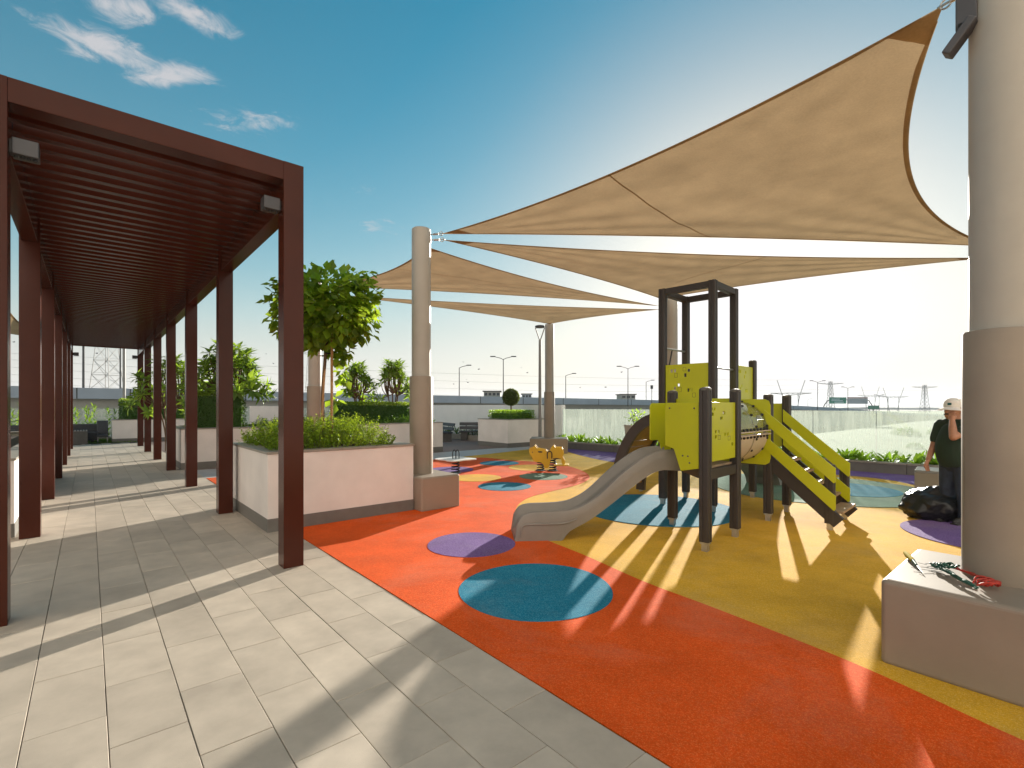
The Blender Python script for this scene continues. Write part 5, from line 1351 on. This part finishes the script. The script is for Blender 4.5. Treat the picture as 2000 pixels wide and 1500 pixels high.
lamp_at(1105, 730, 778, 112, (1,), 'single armed street lamp right of the slim column')
lamp_at(1226.5, 716, 780, 104, (-1, 1), 'double armed street lamp left of the play tower', .09)
lamp_at(1262, 743, 782, 140, (1,), 'small single armed street lamp left of the play tower')
lamp_at(1597, 744, 796, 150, (-1, 1), 'double armed street lamp left of the green road sign')
lamp_at(1656, 756, 798, 180, (-1, 1), 'double armed street lamp rising behind the road gantry', .11)
lamp_at(1717, 771, 800, 230, (-1, 1), 'small double armed street lamp right of the road gantry', .12)
lamp_at(1734, 774, 802, 250, (-1,), 'small single armed street lamp right of the road gantry', .12)
lamp_at(1578, 779, 793, 300, (1,), 'tiny street lamp far away left of the green sign', .14)
lamp_at(163, 560, 758, 64, (1,), 'dark street lamp seen left inside the pergola end', .14)
lamp_at(235, 560, 758, 66, (-1,), 'dark street lamp seen right of the lattice pylon', .10)
t = thing('flag_pole', FP(242.5, 792, 33), 'pale slim pole right of the lattice pylon', 'pole'); b = FP(242.5, 792, 33)
MB().tube([Vector((b.x, b.y, GZ)), Vector((b.x, b.y, 9.5))], .085, 10).build('pole', M['polegrey'], t, smooth=True)
MB().lathe(Vector((b.x, b.y, 9.5)), [(.12, 0), (.14, .08), (.05, .16)], 10).build('cap', M['polegrey'], t)
# road sign plate on a post
b = FP(1273, 782, 120); t = thing('road_sign', b, 'small square road sign on a post left of the play tower', 'sign')
MB().tube([Vector((b.x, b.y, b.z - 2)), Vector((b.x, b.y, FP(1273, 757, 120).z))], .07, 6).build('post', M['bench_leg'], t)
MB().box(FP(1273, 756, 120), (.62, .08, .9)).build('plate', M['bench_leg'], t)
# lattice pylons
def lattice(t, base, w0, w1, h, n, r, name='tower_body', m=None):
    mb = MB(); lv = [(w0 + (w1 - w0) * (i / n) ** .8, h * i / n) for i in range(n + 1)]
    cor = [[base + Vector((sx * w / 2, sy * w / 2, z)) for sx, sy in ((-1, -1), (1, -1), (1, 1), (-1, 1))] for w, z in lv]
    for k in range(4): mb.tube([c[k] for c in cor], r, 4)
    for i in range(n):
        for k in range(4):
            a, b_ = cor[i][k], cor[i][(k + 1) % 4]; c, d = cor[i + 1][k], cor[i + 1][(k + 1) % 4]
            mb.tube([a, d], r * .6, 3); mb.tube([b_, c], r * .6, 3); mb.tube([c, d], r * .6, 3)
    return mb.build(name, m or M['farsteel'], t)
def crossarm(t, a, b, drop, r):
    mb = MB(); n = 8; a, b = Vector(a), Vector(b); mb.tube([a, b], r, 4); mid = (a + b) / 2
    lo = [a.lerp(b, i / n) - AX_Z * (drop * (1 - abs(2 * i / n - 1))) for i in range(n + 1)]; mb.tube(lo, r, 4)
    for i in range(n): mb.tube([a.lerp(b, i / n), lo[i + 1]], r * .6, 3); mb.tube([lo[i], a.lerp(b, (i + .5) / n)], r * .6, 3)
    return mb.build('crossarm', M['farsteel'], t)
b = FP(209, 800, 150); b.z = GZ; py = thing('power_pylon', b, 'steel lattice pylon framed by the pergola end', 'pylon')
lattice(py, b, 8.6, 1.9, 40, 9, .10)
for z, w in ((30, 13), (36, 11), (40, 9)): crossarm(py, b + Vector((-w / 2, 0, z)), b + Vector((w / 2, 0, z)), 1.2, .10)
b = FP(606, 800, 330); b.z = GZ; py = thing('power_pylon', b, 'faint lattice pylon glimpsed right of the near pergola post', 'pylon')
lattice(py, b, 7, 1.6, 52, 10, .16); crossarm(py, b + Vector((-8, 0, 44)), b + Vector((8, 0, 44)), 1.6, .14)
def portal(px, d, h, label, hw):
    b = FP(px, 800, d); b.z = GZ; t = thing('power_pylon', b, label, 'pylon'); mb = MB(); r = .20
    for s in (-1, 1):
        mb.tube([b + Vector((s * hw * .25, 0, 0)), b + Vector((s * hw * .55, 0, h * .62)), b + Vector((s * hw * .85, 0, h))], r, 4)
        mb.tube([b + Vector((s * hw * .45, 0, 0)), b + Vector((s * hw * .42, 0, h * .62))], r, 4)
        for k in range(7):
            f0, f1 = k / 7, (k + 1) / 7
            mb.tube([b + Vector((s * hw * (.25 + .30 * f0), 0, h * .62 * f0)), b + Vector((s * hw * .44, 0, h * .62 * f1))], r * .6, 3)
    mb.build('tower_body', M['farsteel'], t)
    crossarm(t, b + Vector((-hw * 1.25, 0, h * .66)), b + Vector((hw * 1.25, 0, h * .66)), 1.5, .22)
    return t
portal(1545, 330, 25.5, 'splayed portal pylon right of the play tower', 11)
portal(1700, 560, 30, 'faint splayed pylon above the road gantry', 12)
portal(1745, 480, 26, 'faint splayed pylon right of the road gantry', 12)
for (px, d, h, lab) in ((1622, 420, 29, 'faint T shaped pylon above the green road sign'), (1806, 420, 26, "faint T shaped pylon left of the person's cap")):
    b = FP(px, 800, d); b.z = GZ; t = thing('power_pylon', b, lab, 'pylon'); lattice(t, b, 6, 1.8, h, 8, .16); crossarm(t, b + Vector((-11, 0, h - 1.5)), b + Vector((11, 0, h - 1.5)), 1.4, .18)
# overhead wires
def wire(a, b, sag, label, r=.05):
    pts = [a.lerp(b, i / 24) - AX_Z * (sag * 4 * (i / 24) * (1 - i / 24)) for i in range(25)]
    tag(MB().tube(pts, r, 4).build('power_line', M['farsteel']), label, 'power line', 'overhead power lines')
for k, (ya, yb) in enumerate(((682, 742), (694, 752), (708, 760), (722, 766), (736, 770))):
    wire(FP(-120, ya, 170), FP(1560, yb, 330), 3 + k, 'thin overhead power line sagging across the pale sky over the flyover')
for k, (ya, yb) in enumerate(((760, 755), (766, 762))):
    wire(FP(1560, ya, 330), FP(2050, yb, 420), 2 + k, 'thin overhead power line right of the play tower')
# road gantry with green signs
d = 232; gt = thing('road_gantry', FP(1655, 800, d), 'road gantry with a green direction sign beyond the glass balustrade', 'sign')
mb = MB(); pts = [FP(1607, 806, d), FP(1609, 794, d), FP(1614, 786, d), FP(1624, 781.5, d), FP(1690, 781.5, d), FP(1699, 786, d), FP(1704, 794, d), FP(1706, 808, d)]
mb.tube(catmull(pts, 4), .22, 6); mb.build('frame', M['bench_leg'], gt, smooth=True)
def plate_(x0, x1, y0, y1, m, name, dd=-.4):
    c = FP((x0 + x1) / 2, (y0 + y1) / 2, d + dd); return MB().box(c, ((x1 - x0) * d / 962, .2, (y1 - y0) * d / 962)).build(name, m, gt)
s_ = plate_(1619.5, 1653, 776, 788.3, M['sign_green'], 'green_sign')
for (x0, x1, y) in ((1624, 1640, 779.5), (1624, 1646, 782.6), (1630, 1648, 785.6)):
    c = FP((x0 + x1) / 2, y, d - .52); MB().box(c, ((x1 - x0) * d / 962, .03, .28)).build('lettering', M['sign_white'], s_)
plate_(1655, 1694.5, 778.6, 788.8, M['sign_back'], 'grey_sign'); plate_(1655, 1694.5, 775.8, 778.4, M['sign_brown'], 'brown_band')
b = FP(1706, 795.5, 215); t = thing('road_sign', b, 'small green road sign low beside the gantry', 'sign')
MB().box(b, (4.7, .2, 1.55)).build('plate', M['sign_green'], t)
for s in (-1.6, 1.6): MB().tube([b + Vector((s, .2, -.5)), Vector((b.x + s, b.y + .2, b.z - 3))], .1, 6).build('post', M['bench_leg'], t)
# low far buildings and vegetation
def far_building(px0, px1, y0, d, label, wins=4, m='concrete2'):
    a, b = FP(px0, y0, d), FP(px1, y0, d); t = thing('far_building', Vector(((a.x + b.x) / 2, d, GZ)), label, 'building'); w = b.x - a.x
    MB().box(Vector(((a.x + b.x) / 2, d + 4, (a.z + GZ) / 2)), (w, 8, a.z - GZ)).build('wall', M[m], t)
    MB().box(Vector(((a.x + b.x) / 2, d + 4, a.z + .15)), (w + .8, 8.8, .3)).build('roof', M['bench_leg'], t)
    for k in range(wins): MB().box(Vector((a.x + w * (k + .5) / wins, d - .03, a.z - .75)), (w / wins * .7, .1, .8)).build('window', M['bench'], t)
far_building(945, 977, 765, 150, 'low building with dark roof peeping over the flyover left of the topiary')
far_building(1214, 1241, 771, 170, 'low dark building peeping over the flyover left of the play tower', 3)
far_building(1020, 1038, 770, 190, 'small pale building peeping over the flyover right of the topiary', 3, 'concrete')
rng = np.random.default_rng(91); vs = []; fs = []; n = 160
for i in range(n + 1):
    x = -900 + 2300 * i / n; h = 3 + 7 * abs(mnoise.noise(Vector((x * .006, 1, 0)))) + 3 * abs(mnoise.noise(Vector((x * .03, 4, 0))))
    vs += [(x, 1000, GZ - 1), (x, 1010, GZ + h), (x, 1080, GZ + h), (x, 1100, GZ - 1)]
for i in range(n):
    for j in range(3): fs.append((i * 4 + j, i * 4 + j + 1, i * 4 + 5 + j, i * 4 + 4 + j))
struct(MB().add(vs, fs).build('far_hills', mat('hazy_scrub', (.14, .15, .12), .95, .2, .01), at=(0, 1050, GZ)))
# scrub bushes on the ground beyond the glass
for i in range(46):
    r_ = random.Random(300 + i); dd = r_.uniform(28, 150); xx = r_.uniform(.25, 1.25) * dd; s = r_.uniform(1.2, 3.2)
    rng = np.random.default_rng(300 + i); nn = 260; dv = rnd_dirs(nn, rng); dv[:, 2] = np.abs(dv[:, 2]); P = dv * np.array([s, s, s * .7]) * (.6 + .4 * rng.random(nn))[:, None] + np.array([xx, dd, GZ])
    L = rng.uniform(.25, .5, nn) * s * .45; V, F = leaves_mesh('x', P, dv + rng.normal(0, .6, (nn, 3)), rnd_dirs(nn, rng), L, L * .7)
    o = np_object('scrub_bush', V, F, M['leaf_hedge'], None, (xx, dd, GZ))
    tag(o, 'scrubby bush on the low ground seen blurred through the dusty glass', 'bush', 'scrub beyond the glass')
# birds
for i, (px, py) in enumerate(((911, 741), (914, 747), (886, 750), (935, 721), (1030, 728), (1018, 718), (905, 707), (1133, 757), (1183, 756), (520, 691), (534, 710), (1214, 727), (27, 668), (189, 690))):
    r_ = random.Random(i); d = r_.uniform(50, 75); c = FP(px, py, d); a = r_.uniform(0, 6.28); f = rotz(a); k = r_.uniform(.15, .5)
    m = MB(); m.sphere(c, (.14, .045, .045), 8, 6, f); m.add([c + f[0] * .06, c - f[0] * .06, c + f[1] * .22 + AX_Z * k * .3 - f[0] * .05], [(0, 1, 2)]); m.add([c + f[0] * .06, c - f[0] * .06, c - f[1] * .22 + AX_Z * k * .3 - f[0] * .05], [(0, 2, 1)])
    tag(m.build('bird', M['bench']), 'tiny dark bird flying in the pale sky above the flyover', 'bird', 'birds over the flyover')
# ================================================================== APARTMENT TOWER BEHIND THE VIEWPOINT (unseen, added to bounce the low sun into the shade)
ty0 = -15.0
blk = thing('unseen_bounce_tower', Vector((2, ty0 - 6, 0)), 'unseen pale apartment tower added behind the viewpoint to bounce sunlight', 'building')
MB().box(Vector((2, ty0 - 6, 26)), (84, 12, 66)).build('wall', mat('pale_tower_render', (.60, .55, .51), .8, .06, .3), blk)
wm_ = mat('tower_window_glass', (.03, .04, .045), .08, .1, 1)
wmesh = MB().box((0, 0, 0), (1.9, .06, 1.7)).mesh('window'); wmesh.materials.append(wm_)
bmesh_ = MB().box((0, .45, 0), (3.0, .9, .16)).mesh('balcony'); bmesh_.materials.append(M['white'])
for fl in range(17):
    for k in range(18):
        o = bpy.data.objects.new('window', wmesh); COL.objects.link(o); o.parent = blk; o.location = Vector((-35 + 4.4 * k, ty0 + .0, 1.9 + 3.2 * fl)) - blk.location
        if (k % 2 == 0) and fl > 0:
            o = bpy.data.objects.new('balcony', bmesh_); COL.objects.link(o); o.parent = blk; o.location = Vector((-35 + 4.4 * k, ty0 + .0, .55 + 3.2 * fl)) - blk.location

# ================================================================== HAZE
hm = bpy.data.materials.new('haze_air'); hm.use_nodes = True; hn = hm.node_tree.nodes; hn.remove(hn["Principled BSDF"])
pv = hn.new("ShaderNodeVolumePrincipled"); pv.inputs["Color"].default_value = (.93, .95, 1.0, 1); pv.inputs["Density"].default_value = .00022; pv.inputs["Anisotropy"].default_value = .15
hm.node_tree.links.new(pv.outputs[0], hn["Material Output"].inputs["Volume"])
hz_ = MB().box(Vector((0, 2200, 28)), (10300, 5900, 74)).build('haze', hm, at=(0, 0, GZ - 2)); stuff(hz_)
